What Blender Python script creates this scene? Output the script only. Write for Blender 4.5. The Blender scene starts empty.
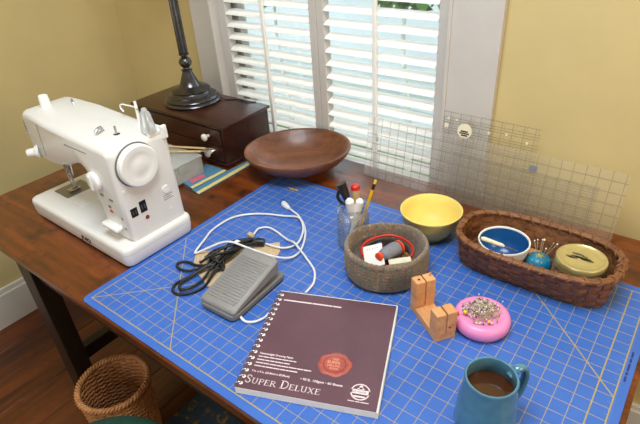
import bpy, bmesh, math, random
from mathutils import Vector, Matrix
random.seed(7)
S = 0.0254            # everything below is written in inches
FZ = 25.2             # height of the table top above the floor
scene = bpy.context.scene
COL = scene.collection
PI = math.pi

# ------------------------------------------------------------------ camera
cam_d = bpy.data.cameras.new('camera')
cam_d.sensor_fit = 'HORIZONTAL'; cam_d.sensor_width = 36.0
cam_d.lens = 512.77 / 640 * 36.0
cam_d.clip_start = 0.02; cam_d.clip_end = 200
cam = bpy.data.objects.new('camera', cam_d); COL.objects.link(cam)
_R = (Matrix.Rotation(0.68623540, 3, 'Z') @ Matrix.Rotation(1.00869634, 3, 'X') @ Matrix.Rotation(-0.06995291, 3, 'Z'))
cam.matrix_world = Matrix.Translation(Vector((35.32317, -12.98801, 27.12680 + FZ)) * S) @ _R.to_4x4()
scene.camera = cam

# ------------------------------------------------------------------ world, sun, lamp, added fills, exposure
world = bpy.data.worlds.new('sky'); scene.world = world; world.use_nodes = True
wn = world.node_tree; bgn = wn.nodes['Background']
bgn.inputs['Color'].default_value = (0.86, 0.93, 1.0, 1); bgn.inputs['Strength'].default_value = 2.4

def light(name, kind, loc, energy, color, size=1.0, size_y=None, target=None, rot=None):
    d = bpy.data.lights.new(name, kind); d.energy = energy; d.color = color
    if kind == 'AREA':
        d.size = size * S
        if size_y: d.shape = 'RECTANGLE'; d.size_y = size_y * S
    o = bpy.data.objects.new(name, d); COL.objects.link(o)
    o.location = Vector((loc[0], loc[1], loc[2] + FZ)) * S
    if target is not None:
        v = Vector(target) - Vector(loc); o.rotation_euler = v.to_track_quat('-Z', 'Y').to_euler()
    if rot: o.rotation_euler = rot
    return o

sun = light('sun', 'SUN', (0, 100, 150), 3.2, (1.0, 0.97, 0.92), target=(22, 0, -40)); sun.data.angle = 0.03
# added cool fill from behind the camera; no window is modelled there
light('rear_fill', 'AREA', (8, -88, 26), 17, (0.88, 0.94, 1.0), 56, 50, target=(8, 0, 4))
light('warm_lamp_right', 'AREA', (84, 6, 34), 12, (1.0, 0.8, 0.54), 22, 22, target=(20, 16, 2))
# added overhead fill, tinted cool against the yellow wall bounce
light('overhead_fill', 'AREA', (22, -2, 68), 31, (0.82, 0.92, 1.0), 30, 30, target=(22, -2, 0))

vs = scene.view_settings
vs.view_transform = 'Standard'; vs.look = 'None'; vs.gamma = 1.0; vs.use_curve_mapping = False
vs.exposure = 0.1
try:
    scene.cycles.max_bounces = 10; scene.cycles.transparent_max_bounces = 24
    scene.cycles.caustics_reflective = False; scene.cycles.caustics_refractive = False
except Exception: pass

# ------------------------------------------------------------------ material helpers
def srgb(r, g, b):
    f = lambda c: (c / 255 / 12.92) if c / 255 <= 0.04045 else ((c / 255 + 0.055) / 1.055) ** 2.4
    return (f(r), f(g), f(b), 1)

class NT:
    def __init__(s, name):
        s.m = bpy.data.materials.new(name); s.m.use_nodes = True
        s.t = s.m.node_tree; s.b = s.t.nodes['Principled BSDF']; s.out = s.t.nodes['Material Output']
    def n(s, typ, **kw):
        nd = s.t.nodes.new(typ)
        for k, v in kw.items(): setattr(nd, k, v)
        return nd
    def l(s, a, b): s.t.links.new(a, b)
    def math(s, op, a, b=None, c=None):
        nd = s.n('ShaderNodeMath', operation=op)
        for i, v in enumerate((a, b, c)):
            if v is None: continue
            if hasattr(v, 'is_linked'): s.l(v, nd.inputs[i])
            else: nd.inputs[i].default_value = v
        return nd.outputs[0]
    def coord(s, scale=(1, 1, 1), rnd=True, which='Object'):
        tc = s.n('ShaderNodeTexCoord'); mp = s.n('ShaderNodeMapping')
        k = 1 / S if which == 'Object' else 1
        mp.inputs['Scale'].default_value = [k * q for q in scale]
        s.l(tc.outputs[which], mp.inputs['Vector'])
        if rnd:
            oi = s.n('ShaderNodeObjectInfo'); ml = s.math('MULTIPLY', oi.outputs['Random'], 57.0)
            cb = s.n('ShaderNodeCombineXYZ')
            for i in range(3): s.l(ml, cb.inputs[i])
            s.l(cb.outputs[0], mp.inputs['Location'])
        return mp.outputs[0]
    def noise(s, vec, scale, detail=3, rough=.5, dist=0):
        nd = s.n('ShaderNodeTexNoise'); s.l(vec, nd.inputs['Vector'])
        nd.inputs['Scale'].default_value = scale; nd.inputs['Detail'].default_value = detail
        nd.inputs['Roughness'].default_value = rough; nd.inputs['Distortion'].default_value = dist
        return nd.outputs['Fac']
    def ramp(s, fac, stops):
        nd = s.n('ShaderNodeValToRGB'); s.l(fac, nd.inputs[0]); e = nd.color_ramp.elements
        while len(e) < len(stops): e.new(0.5)
        for el, (p, c) in zip(e, stops): el.position = p; el.color = c
        return nd.outputs[0]
    def mix(s, fac, a, b):
        nd = s.n('ShaderNodeMix', data_type='RGBA')
        for i, v in ((0, fac), (6, a), (7, b)):
            if hasattr(v, 'is_linked'): s.l(v, nd.inputs[i])
            else: nd.inputs[i].default_value = v
        return nd.outputs[2]
    def bump(s, h, strength=.2, dist=.02):
        nd = s.n('ShaderNodeBump'); nd.inputs['Strength'].default_value = strength
        nd.inputs['Distance'].default_value = dist * S; s.l(h, nd.inputs['Height'])
        s.l(nd.outputs[0], s.b.inputs['Normal'])
    def set(s, **kw):
        for k, v in kw.items(): s.b.inputs[k.replace('_', ' ')].default_value = v
        return s.m

def sc(c, f): return (min(c[0] * f, 1), min(c[1] * f, 1), min(c[2] * f, 1), 1)

def mat(name, col, rough=.5, metal=0, var=.12, scale=1.5, bump=0, bscale=8, coat=0, spec=.5):
    t = NT(name); v = t.coord()
    f = t.noise(v, scale, 3)
    t.l(t.ramp(f, [(.3, sc(col, 1 - var)), (.7, sc(col, 1 + var))]), t.b.inputs['Base Color'])
    if bump: t.bump(t.noise(v, bscale, 3), bump)
    t.set(Roughness=rough, Metallic=metal)
    t.b.inputs['Coat Weight'].default_value = coat
    t.b.inputs['Specular IOR Level'].default_value = spec
    return t.m

def wood(name, dark, light_, axis=0, scale=1.0, rough=.35, coat=0, streak=9, spots=0, mid=None, bump=.08):
    t = NT(name); k = [scale] * 3; k[axis] = scale / streak
    v = t.coord(k); f = t.noise(v, 2.0, 6, .6, .6)
    v2 = t.coord([q * .25 for q in k]); f2 = t.noise(v2, 2.0, 3, .5, 1.0)
    f3 = t.math('ADD', t.math('MULTIPLY', f, .55), t.math('MULTIPLY', f2, .45))
    stops = [(.34, dark), (.66, light_)] if mid is None else [(.32, dark), (.5, mid), (.68, light_)]
    c = t.ramp(f3, stops)
    if spots:
        v3 = t.coord((.35, .35, .35)); g = t.noise(v3, 1.6, 5, .65)
        sp = t.math('MULTIPLY', t.math('GREATER_THAN', g, 0), t.ramp(g, [(.52, (0, 0, 0, 1)), (.72, (1, 1, 1, 1))]))
        c = t.mix(t.math('MULTIPLY', sp, spots), c, sc(dark, .45))
    t.l(c, t.b.inputs['Base Color']); t.bump(f, bump)
    t.set(Roughness=rough); t.b.inputs['Coat Weight'].default_value = coat
    return t.m

def clear_mat(name, tint, gloss=.12, rough=.05, milky=0.0, milk_col=(.9, .9, .9, 1)):
    t = NT(name); t.t.nodes.remove(t.b)
    tr = t.n('ShaderNodeBsdfTransparent'); tr.inputs[0].default_value = tint
    gl = t.n('ShaderNodeBsdfGlossy'); gl.inputs['Roughness'].default_value = rough
    fr = t.n('ShaderNodeLayerWeight'); fr.inputs[0].default_value = .25
    f = t.math('ADD', t.math('MULTIPLY', fr.outputs['Fresnel'], .6), gloss * .4)
    mx = t.n('ShaderNodeMixShader'); t.l(f, mx.inputs[0]); t.l(tr.outputs[0], mx.inputs[1]); t.l(gl.outputs[0], mx.inputs[2])
    o = mx.outputs[0]
    if milky:
        df = t.n('ShaderNodeBsdfDiffuse'); df.inputs[0].default_value = milk_col
        v = t.coord(); nz = t.noise(v, 1.2, 2)
        m2 = t.n('ShaderNodeMixShader'); t.l(t.math('MULTIPLY_ADD', nz, milky * .3, milky * .85), m2.inputs[0])
        t.l(o, m2.inputs[1]); t.l(df.outputs[0], m2.inputs[2]); o = m2.outputs[0]
    t.l(o, t.out.inputs[0])
    return t.m

M = {}
M['wall'] = mat('yellow_wall_paint', srgb(208, 188, 132), .75, var=.03, scale=.2, bump=.05, bscale=6)
M['ceil'] = mat('ceiling_paint', srgb(235, 232, 224), .9, var=.02, scale=.2)
M['trim'] = mat('white_trim_paint', srgb(203, 197, 191), .45, var=.03, scale=.4)
M['slat'] = mat('white_louver_paint', srgb(243, 240, 234), .4, var=.02, scale=.6)
M['base'] = mat('baseboard_paint', srgb(226, 222, 214), .5, var=.03, scale=.4)
M['table'] = wood('varnished_pine', srgb(58, 25, 7), srgb(146, 70, 20), 0, .55, .3, .12, 9, .9, srgb(106, 50, 14))
M['table_edge'] = M['table']
M['dark_wood'] = wood('dark_table_legs', srgb(22, 15, 10), srgb(46, 30, 20), 2, 1, .45)
M['floor'] = wood('brown_floor_boards', srgb(58, 26, 9), srgb(122, 62, 24), 1, .6, .38, .1, 12, .4)
M['chest'] = wood('mahogany', srgb(34, 14, 9), srgb(74, 36, 24), 0, .8, .32, .2, 8)
M['bowlwood'] = wood('turned_wood', srgb(78, 42, 24), srgb(142, 88, 56), 0, .5, .42, .1, 6, .5)
M['lightwood'] = wood('pale_wood', srgb(188, 128, 78), srgb(226, 170, 116), 0, 1.2, .55, 0, 7)
M['white_plastic'] = mat('white_plastic', srgb(228, 226, 222), .28, var=.015, scale=.5)
M['white_plastic2'] = mat('white_glossy_plastic', srgb(238, 237, 234), .2, var=.01, scale=.5)
M['gray_plastic'] = mat('gray_pedal_plastic', srgb(134, 132, 129), .5, var=.04)
M['gray_dark'] = mat('darker_gray_plastic', srgb(114, 112, 109), .5, var=.04)
M['steel'] = mat('steel', srgb(190, 190, 192), .25, 1, var=.05)
M['dsteel'] = mat('dark_steel', srgb(150, 152, 156), .35, 1, var=.05)  # darker, rougher steel for plates, contacts and the ripper blade
M['bronze'] = mat('antique_bronze', srgb(92, 90, 92), .22, .9, var=.18, scale=.8)
M['black'] = mat('black_plastic', srgb(20, 20, 22), .35, var=.1)
M['blackrub'] = mat('black_rubber', srgb(16, 16, 18), .42, var=.1)
M['white_cord'] = mat('white_cord', srgb(226, 224, 224), .45, var=.03)
M['porcelain'] = mat('porcelain', srgb(232, 228, 218), .15, var=.02)
M['red'] = mat('red_plastic', srgb(200, 40, 34), .4, var=.06)
M['orange'] = mat('orange_plastic', srgb(224, 74, 34), .4, var=.06)
M['yellowglaze'] = mat('yellow_glaze', srgb(236, 212, 118), .42, var=.03, scale=.6, coat=0, spec=.3)
M['pink'] = mat('pink_plastic', srgb(232, 140, 190), .35, var=.03)
M['mugglaze'] = mat('blue_stoneware_glaze', srgb(74, 122, 146), .22, var=.14, scale=1.1, coat=.3)
M['coffee'] = mat('coffee', srgb(70, 38, 18), .06, var=.05, scale=1)
M['blueglaze'] = mat('blue_bowl_glaze', srgb(28, 84, 142), .25, var=.1, scale=.8)
M['white'] = mat('white_china', srgb(232, 230, 226), .3, var=.02)
M['gold'] = mat('gold_lid', srgb(214, 200, 140), .32, .65, var=.06)
M['teal'] = mat('teal_satin', srgb(22, 124, 158), .4, var=.2, scale=2.5)
M['olivefelt'] = mat('olive_felt', srgb(150, 150, 90), .9, var=.25, scale=5)
M['paper'] = mat('paper_edge', srgb(236, 233, 226), .8, var=.04, scale=6)
M['print'] = mat('white_print', srgb(224, 208, 210), .5, var=.02)
M['seal'] = mat('red_wax_seal', srgb(166, 80, 68), .5, var=.15, scale=3)
M['seal2'] = mat('dark_red_wax', srgb(132, 50, 44), .5, var=.15, scale=3)
M['sealtext'] = mat('seal_lettering', srgb(226, 150, 120), .5, var=.05)
M['tan'] = mat('tan_pad', srgb(196, 170, 134), .85, var=.2, scale=7, bump=.5, bscale=7)
M['bamboo'] = mat('bamboo', srgb(196, 168, 122), .5, var=.1)
M['clothblue'] = mat('blue_cotton', srgb(78, 124, 152), .9, var=.1, scale=3, bump=.15, bscale=20)
M['clothyellow'] = mat('yellow_cotton', srgb(214, 196, 120), .9, var=.1, scale=4, bump=.15, bscale=20)
M['clothpink'] = mat('pink_cotton', srgb(214, 92, 112), .9, var=.1, scale=4)
M['green'] = mat('green_upholstery', srgb(24, 66, 50), .85, var=.15, scale=3, bump=.2, bscale=15)
M['yellow'] = mat('yellow_paint', srgb(226, 182, 30), .4, var=.05)
M['eraser'] = mat('eraser', srgb(222, 200, 80), .7, var=.05)
M['pinwhite'] = mat('pin_white', srgb(226, 220, 214), .2, var=.02)
M['pinpurple'] = mat('pin_purple', srgb(70, 50, 110), .2, var=.05)
M['pinbrass'] = mat('pin_brass', srgb(176, 150, 96), .3, .6, var=.1)
M['pinyellow'] = mat('pin_yellow', srgb(240, 206, 20), .25, var=.02)
M['pinred'] = mat('pin_red', srgb(226, 60, 84), .25, var=.02)
M['pinshaft'] = mat('pin_shaft', srgb(206, 194, 168), .35, .35, var=.1)
M['gthread'] = mat('gray_thread', srgb(120, 122, 132), .55, var=.18, scale=9, bump=.4, bscale=14)
M['cream'] = mat('cream_plastic', srgb(228, 218, 190), .4, var=.05)
M['siding'] = mat('pale_house_siding', srgb(206, 214, 222), .8, var=.05, scale=.1)
M['roofgray'] = mat('roof_shingle', srgb(96, 96, 100), .9, var=.15, scale=.4)
M['leaf'] = mat('leaves', srgb(92, 128, 70), .6, var=.35, scale=.25)
M['bark'] = mat('bark', srgb(206, 212, 216), .9, var=.3, scale=.6)
M['lawn'] = mat('lawn', srgb(120, 146, 92), .95, var=.25, scale=.05)
M['shade'] = mat('lamp_shade_linen', srgb(226, 214, 186), .9, var=.04)
M['glass'] = clear_mat('window_glass', (.95, .98, .98, 1), .1, .02)
M['jar'] = clear_mat('jar_glass', (.985, .99, .99, 1), .1, .03, .05, (.95, .97, .98, 1))
M['clearplastic'] = clear_mat('frosted_plastic', (.9, .92, .91, 1), .05, .1, .3, (.85, .85, .83, 1))
M['clearcone'] = clear_mat('clear_cone_plastic', (.93, .95, .96, 1), .35, .1, .32, (.92, .94, .96, 1))

def wicker(name, a, b, rough=.55):
    t = NT(name); v = t.coord(); f = t.noise(v, 1.0, 4, .7); g = t.noise(v, 9, 2)
    c = t.ramp(t.math('ADD', t.math('MULTIPLY', f, .7), t.math('MULTIPLY', g, .3)), [(.34, a), (.66, b)])
    t.l(c, t.b.inputs['Base Color']); t.bump(g, .3); t.set(Roughness=rough); return t.m
M['splint'] = wicker('brown_splint', srgb(88, 52, 28), srgb(150, 98, 58))
M['wicker'] = wicker('honey_wicker', srgb(150, 92, 48), srgb(214, 152, 94))
M['wicker_in'] = M['wicker']

def knit_mat():
    t = NT('felted_wool'); v = t.coord(rnd=False)
    f = t.noise(v, 1.9, 4, .75); g = t.noise(v, 8.0, 4, .7); h = t.noise(v, 4.6, 3)
    c = t.ramp(f, [(.36, srgb(80, 72, 58)), (.46, srgb(146, 132, 102)), (.54, srgb(102, 100, 92)), (.63, srgb(182, 154, 116))])
    c = t.mix(t.math('MULTIPLY', t.math('GREATER_THAN', g, .56), .6), c, srgb(166, 116, 92))
    c = t.mix(t.math('MULTIPLY', t.math('GREATER_THAN', h, .58), .6), c, srgb(84, 104, 104))
    c = t.mix(t.math('MULTIPLY', t.math('LESS_THAN', h, .4), .6), c, srgb(150, 84, 62))
    t.l(c, t.b.inputs['Base Color']); t.bump(g, 1.0, .12); t.set(Roughness=.95)
    t.b.inputs['Sheen Weight'].default_value = .3
    return t.m
M['knit'] = knit_mat()

# cutting mat print: one-inch grid, border, 45 degree lines, ticks
def cutting_mat_material():
    t = NT('blue_cutting_mat')
    tc = t.n('ShaderNodeTexCoord'); mp = t.n('ShaderNodeMapping'); mp.inputs['Scale'].default_value = (1 / S,) * 3
    t.l(tc.outputs['Object'], mp.inputs['Vector'])
    sp = t.n('ShaderNodeSeparateXYZ'); t.l(mp.outputs[0], sp.inputs[0]); X, Y = sp.outputs[0], sp.outputs[1]
    def near(v, c, w): return t.math('COMPARE', v, c, w)
    def gridl(v, step, w):
        return t.math('LESS_THAN', t.math('PINGPONG', v, step / 2), w)
    def rng(v, a, b): return t.math('MULTIPLY', t.math('GREATER_THAN', v, a), t.math('LESS_THAN', v, b))
    mx = lambda *a: a[0] if len(a) == 1 else t.math('MAXIMUM', a[0], mx(*a[1:]))
    mul = lambda a, b: t.math('MULTIPLY', a, b)
    inside = mul(rng(X, -.03, 36.03), rng(Y, -.03, 24.03))
    thin = mul(mx(gridl(X, 1, .02), gridl(Y, 1, .02)), inside)
    bold = mul(mx(near(X, 0, .045), near(X, 36, .045), near(Y, 0, .045), near(Y, 24, .045), near(X, 35, .04)), inside)
    d1 = mul(near(t.math('SUBTRACT', X, Y), 0, .05), mul(rng(X, 0, 6), inside))
    d2 = mul(near(t.math('ADD', X, Y), 10, .05), inside)
    d3 = mul(near(t.math('ADD', X, Y), 49, .055), inside)
    tk = mul(mx(mul(gridl(X, .125, .015), mx(rng(Y, 0, .14), rng(Y, 23.86, 24))), mul(gridl(Y, .125, .015), mx(rng(X, 0, .14), rng(X, 36, 36.14)))), 1.0)
    half = mul(mx(mul(gridl(X, .5, .02), rng(Y, 0, .24)), mul(gridl(Y, .5, .02), rng(X, 35.76, 36))), 1.0)
    strong = mx(bold, d1, d2, d3); weak = mx(mul(thin, .88), mul(tk, .25), mul(half, .3))
    v = t.coord((.3, .3, .3), rnd=False); nz = t.noise(v, 1.0, 3)
    base = t.ramp(nz, [(.3, srgb(54, 99, 182)), (.7, srgb(60, 107, 190))])
    c = t.mix(mx(mul(strong, .95), weak), base, srgb(176, 156, 62))
    t.l(c, t.b.inputs['Base Color'])
    t.bump(t.noise(t.coord(rnd=False), 30, 2), .06)
    t.set(Roughness=.42); return t.m
M['mat'] = cutting_mat_material()

def ruler_mat(name, step, fine=None, fine_rng=None, tint=(.985, .985, .98, 1), milk=.06):
    t = NT(name); t.t.nodes.remove(t.b)
    tc = t.n('ShaderNodeTexCoord'); mp = t.n('ShaderNodeMapping'); mp.inputs['Scale'].default_value = (1 / S,) * 3
    t.l(tc.outputs['Object'], mp.inputs['Vector'])
    sp = t.n('ShaderNodeSeparateXYZ'); t.l(mp.outputs[0], sp.inputs[0]); X, Z = sp.outputs[0], sp.outputs[2]
    g = lambda v, st, w: t.math('LESS_THAN', t.math('PINGPONG', v, st / 2), w)
    line = t.math('MAXIMUM', g(t.math('ADD', X, .25), step, .03), g(t.math('ADD', Z, .25), step, .03))
    if fine:
        fl = t.math('MULTIPLY', t.math('MAXIMUM', g(Z, fine, .032), t.math('MULTIPLY', g(X, fine * 2, .02), .5)), 1.0)
        line = t.math('MAXIMUM', line, fl)
    tick = t.math('MULTIPLY', g(X, .125, .02), g(t.math('ADD', Z, .25), step, .09))
    line = t.math('MAXIMUM', line, t.math('MULTIPLY', tick, .5))
    tr = t.n('ShaderNodeBsdfTransparent'); tr.inputs[0].default_value = tint
    df = t.n('ShaderNodeBsdfDiffuse'); df.inputs[0].default_value = (.9, .86, .78, 1)
    tl = t.n('ShaderNodeBsdfTranslucent'); tl.inputs[0].default_value = (.95, .95, .95, 1)
    ad = t.n('ShaderNodeMixShader'); ad.inputs[0].default_value = .7; t.l(df.outputs[0], ad.inputs[1]); t.l(tl.outputs[0], ad.inputs[2])
    ln = t.n('ShaderNodeBsdfDiffuse'); ln.inputs[0].default_value = srgb(122, 104, 82)
    gl = t.n('ShaderNodeBsdfGlossy'); gl.inputs['Roughness'].default_value = .06
    m1 = t.n('ShaderNodeMixShader'); m1.inputs[0].default_value = milk; t.l(tr.outputs[0], m1.inputs[1]); t.l(ad.outputs[0], m1.inputs[2])
    lw = t.n('ShaderNodeLayerWeight'); lw.inputs[0].default_value = .2
    m2 = t.n('ShaderNodeMixShader'); t.l(t.math('MULTIPLY', lw.outputs['Fresnel'], .1), m2.inputs[0]); t.l(m1.outputs[0], m2.inputs[1]); t.l(gl.outputs[0], m2.inputs[2])
    m3 = t.n('ShaderNodeMixShader'); t.l(t.math('MULTIPLY', line, .29), m3.inputs[0]); t.l(m2.outputs[0], m3.inputs[1]); t.l(ln.outputs[0], m3.inputs[2])
    t.l(m3.outputs[0], t.out.inputs[0]); return t.m
M['ruler'] = ruler_mat('clear_acrylic_inch_ruler', 1.0, milk=.18)
M['ruler2'] = ruler_mat('clear_acrylic_square_ruler', 1.0, .5)
M['ruler3'] = ruler_mat('clear_acrylic_fine_ruler', 1.0, .25)

def cover_mat():
    t = NT('maroon_cover'); v = t.coord(rnd=False); f = t.noise(v, .4, 3)
    t.l(t.ramp(f, [(.3, srgb(88, 56, 68)), (.7, srgb(98, 64, 75))]), t.b.inputs['Base Color'])
    t.set(Roughness=.36); t.b.inputs['Coat Weight'].default_value = .35; t.b.inputs['Coat Roughness'].default_value = .3; return t.m
M['cover'] = cover_mat()

def rug_mat():
    t = NT('blue_gold_rug'); v = t.coord(rnd=False); f = t.noise(v, .5, 4, .6, 1.5); g = t.noise(v, 6, 2)
    c = t.ramp(f, [(.5, srgb(56, 78, 104)), (.58, srgb(70, 84, 92)), (.64, srgb(168, 126, 56)), (.75, srgb(140, 100, 44))])
    t.l(c, t.b.inputs['Base Color']); t.bump(g, .6, .06); t.set(Roughness=.95); return t.m
M['rug'] = rug_mat()

# ------------------------------------------------------------------ mesh helpers (inches)
def rot3(rx=0, ry=0, rz=0): return (Matrix.Rotation(rz, 4, 'Z') @ Matrix.Rotation(ry, 4, 'Y') @ Matrix.Rotation(rx, 4, 'X'))

def spline(pts, n=6, closed=False):
    P = [Vector(p) for p in pts]; N = len(P); out = []
    rngI = range(N if closed else N - 1)
    for i in rngI:
        if closed: a, b, c, d = P[(i - 1) % N], P[i], P[(i + 1) % N], P[(i + 2) % N]
        else: a, b, c, d = P[max(i - 1, 0)], P[i], P[i + 1], P[min(i + 2, N - 1)]
        for k in range(n):
            t = k / n
            out.append(.5 * ((2 * b) + (c - a) * t + (2 * a - 5 * b + 4 * c - d) * t * t + (3 * b - a - 3 * c + d) * t ** 3))
    if not closed: out.append(P[-1])
    return out

class MB:
    def __init__(s): s.v = []; s.f = []; s.mi = []; s.cur = 0
    def add(s, vs, fs, m=None):
        o = len(s.v)
        s.v += [tuple((m @ Vector(v)) if m is not None else v) for v in vs]
        s.f += [tuple(i + o for i in f) for f in fs]; s.mi += [s.cur] * len(fs); return s
    def box(s, x0, x1, y0, y1, z0, z1, bev=0, seg=2, m=None):
        bm = bmesh.new(); bmesh.ops.create_cube(bm, size=1)
        for v in bm.verts:
            v.co = Vector((x0 + (v.co.x + .5) * (x1 - x0), y0 + (v.co.y + .5) * (y1 - y0), z0 + (v.co.z + .5) * (z1 - z0)))
        if bev: bmesh.ops.bevel(bm, geom=list(bm.edges), offset=bev, segments=seg, affect='EDGES', profile=.5)
        return s.bm(bm, m)
    def bm(s, bm, m=None):
        bm.verts.index_update(); s.add([v.co.copy() for v in bm.verts], [[v.index for v in f.verts] for f in bm.faces], m); bm.free(); return s
    def prism(s, poly, z0, z1, bev=0, seg=2, m=None):
        bm = bmesh.new(); vs = [bm.verts.new((p[0], p[1], z0)) for p in poly]; f = bm.faces.new(vs)
        r = bmesh.ops.extrude_face_region(bm, geom=[f]); 
        for g in r['geom']:
            if isinstance(g, bmesh.types.BMVert): g.co.z = z1
        bmesh.ops.recalc_face_normals(bm, faces=bm.faces)
        if bev: bmesh.ops.bevel(bm, geom=list(bm.edges), offset=bev, segments=seg, affect='EDGES', profile=.5)
        return s.bm(bm, m)
    def loft(s, rings, closed=True, cap0=False, cap1=False, m=None, wrap=False):
        n = len(rings[0]); vs = [p for r in rings for p in r]; fs = []
        R = len(rings)
        for i in range(R if wrap else R - 1):
            for j in range(n if closed else n - 1):
                k = (j + 1) % n; i2 = (i + 1) % R
                fs.append((i * n + j, i * n + k, i2 * n + k, i2 * n + j))
        if cap0: fs.append(tuple(range(n - 1, -1, -1)))
        if cap1: fs.append(tuple((R - 1) * n + j for j in range(n)))
        return s.add(vs, fs, m)
    def lathe(s, prof, n=32, c=(0, 0, 0), sx=1, sy=1, cap0=True, cap1=True, m=None):
        rings = [[(c[0] + r * sx * math.cos(2 * PI * j / n), c[1] + r * sy * math.sin(2 * PI * j / n), c[2] + z) for j in range(n)] for r, z in prof]
        return s.loft(rings, True, cap0, cap1, m)
    def tube(s, pts, r, n=8, closed=False, m=None, flat=1.0):
        P = [Vector(p) for p in pts]; N = len(P); rings = []
        up = Vector((0, 0, 1)); prev = None
        for i in range(N):
            if closed: t = P[(i + 1) % N] - P[(i - 1) % N]
            else: t = P[min(i + 1, N - 1)] - P[max(i - 1, 0)]
            t.normalize()
            if prev is None:
                a = t.cross(up); 
                if a.length < 1e-3: a = t.cross(Vector((1, 0, 0)))
            else: a = prev - t * prev.dot(t)
            a.normalize(); prev = a.copy(); b = a.cross(t)
            rr = r[i] if isinstance(r, (list, tuple)) else r
            rings.append([P[i] + (a * math.cos(2 * PI * j / n) * rr + b * math.sin(2 * PI * j / n) * rr * flat) for j in range(n)])
        return s.loft(rings, True, not closed, not closed, m, wrap=closed)
    def cyl(s, p0, p1, r0, r1=None, n=16):
        r1 = r0 if r1 is None else r1
        return s.tube([p0, p1], [r0, r1], n)
    def sphere(s, c, r, n=12, k=8, sz=1.0):
        prof = [(max(r * math.sin(PI * i / k), 1e-4), -r * sz * math.cos(PI * i / k)) for i in range(k + 1)]
        return s.lathe(prof, n, c, cap0=False, cap1=False)
    def build(s, name, material, parent=None, loc=(0, 0, 0), rot=(0, 0, 0), smooth=None, sub=0):
        me = bpy.data.meshes.new(name)
        me.from_pydata([(a * S, b * S, c * S) for a, b, c in s.v], [], s.f)
        mats = material if isinstance(material, (list, tuple)) else [material]
        for q in mats: me.materials.append(q)
        if len(mats) > 1: me.polygons.foreach_set('material_index', s.mi)
        bm = bmesh.new(); bm.from_mesh(me); bmesh.ops.remove_doubles(bm, verts=bm.verts, dist=1e-6)
        bmesh.ops.recalc_face_normals(bm, faces=bm.faces); bm.to_mesh(me); bm.free()
        if smooth is not None:
            me.polygons.foreach_set('use_smooth', [True] * len(me.polygons))
            if smooth < 179: me.set_sharp_from_angle(angle=math.radians(smooth))
        me.update()
        return link(name, me, parent, loc, rot)

def link(name, me, parent=None, loc=(0, 0, 0), rot=(0, 0, 0)):
    o = bpy.data.objects.new(name, me); COL.objects.link(o)
    o.rotation_euler = rot
    if parent is None: o.location = (loc[0] * S, loc[1] * S, (loc[2] + FZ) * S)
    else: o.parent = parent; o.location = (loc[0] * S, loc[1] * S, loc[2] * S)
    return o

def tag(o, label, cat, group=None):
    o['label'] = label; o['category'] = cat
    if group: o['group'] = group
    return o
def thing(name, label, cat, loc=(0, 0, 0), rz=0, group=None, rot=None):
    o = link(name, None, None, loc, rot or (0, 0, rz)); o.empty_display_size = .05
    return tag(o, label, cat, group)
def struct(o, label=None):
    o['kind'] = 'structure'
    if label: o['label'] = label
    return o
def copy_tree(o, parent=None):
    c = o.copy(); COL.objects.link(c)
    if parent is not None: c.parent = parent
    for ch in list(o.children): copy_tree(ch, c)
    return c

def text_part(name, s, size, material, parent, loc, rz=0, xscale=1.0, rot=None, shear=0, bold=0):
    cu = bpy.data.curves.new('t', 'FONT'); cu.body = s; cu.size = size * S; cu.shear = shear; cu.offset = bold * S
    cu.resolution_u = 2
    ob = bpy.data.objects.new('t', cu); COL.objects.link(ob)
    dg = bpy.context.evaluated_depsgraph_get(); me = bpy.data.meshes.new_from_object(ob.evaluated_get(dg))
    bpy.data.objects.remove(ob); bpy.data.curves.remove(cu)
    me.name = name; me.materials.clear(); me.materials.append(material)
    if xscale != 1:
        for v in me.vertices: v.co.x *= xscale
    return link(name, me, parent, loc, rot or (0, 0, rz))

# ================================================================== THE ROOM
WY, WX, CZ, RX, FY = 32.4, -38.5, 70.0, 104.0, -96.0    # window wall, left wall, ceiling, right and front walls
OX0, OX1, OZ0, OZ1 = -16.3, 15.1, -8.0, 54.0             # window opening

fl = struct(MB().box(WX - 4, RX + 4, FY - 4, WY + 5, -FZ - 2, -FZ - .8).build('floor', M['floor']), 'brown floor of wide wooden boards')
pl = MB().box(-2.62, 2.62, -(WY - FY) / 2, (WY - FY) / 2, -.8, 0, .04, 1).build('plank', M['floor'], fl, (0, (WY + FY) / 2, 0))
k = 0; x = WX + 2.65
while x < RX:
    o = pl if k == 0 else pl.copy()
    if k: COL.objects.link(o)
    o.location = (x * S, (WY + FY) / 2 * S, -FZ * S + 0)
    x += 5.3; k += 1
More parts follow.
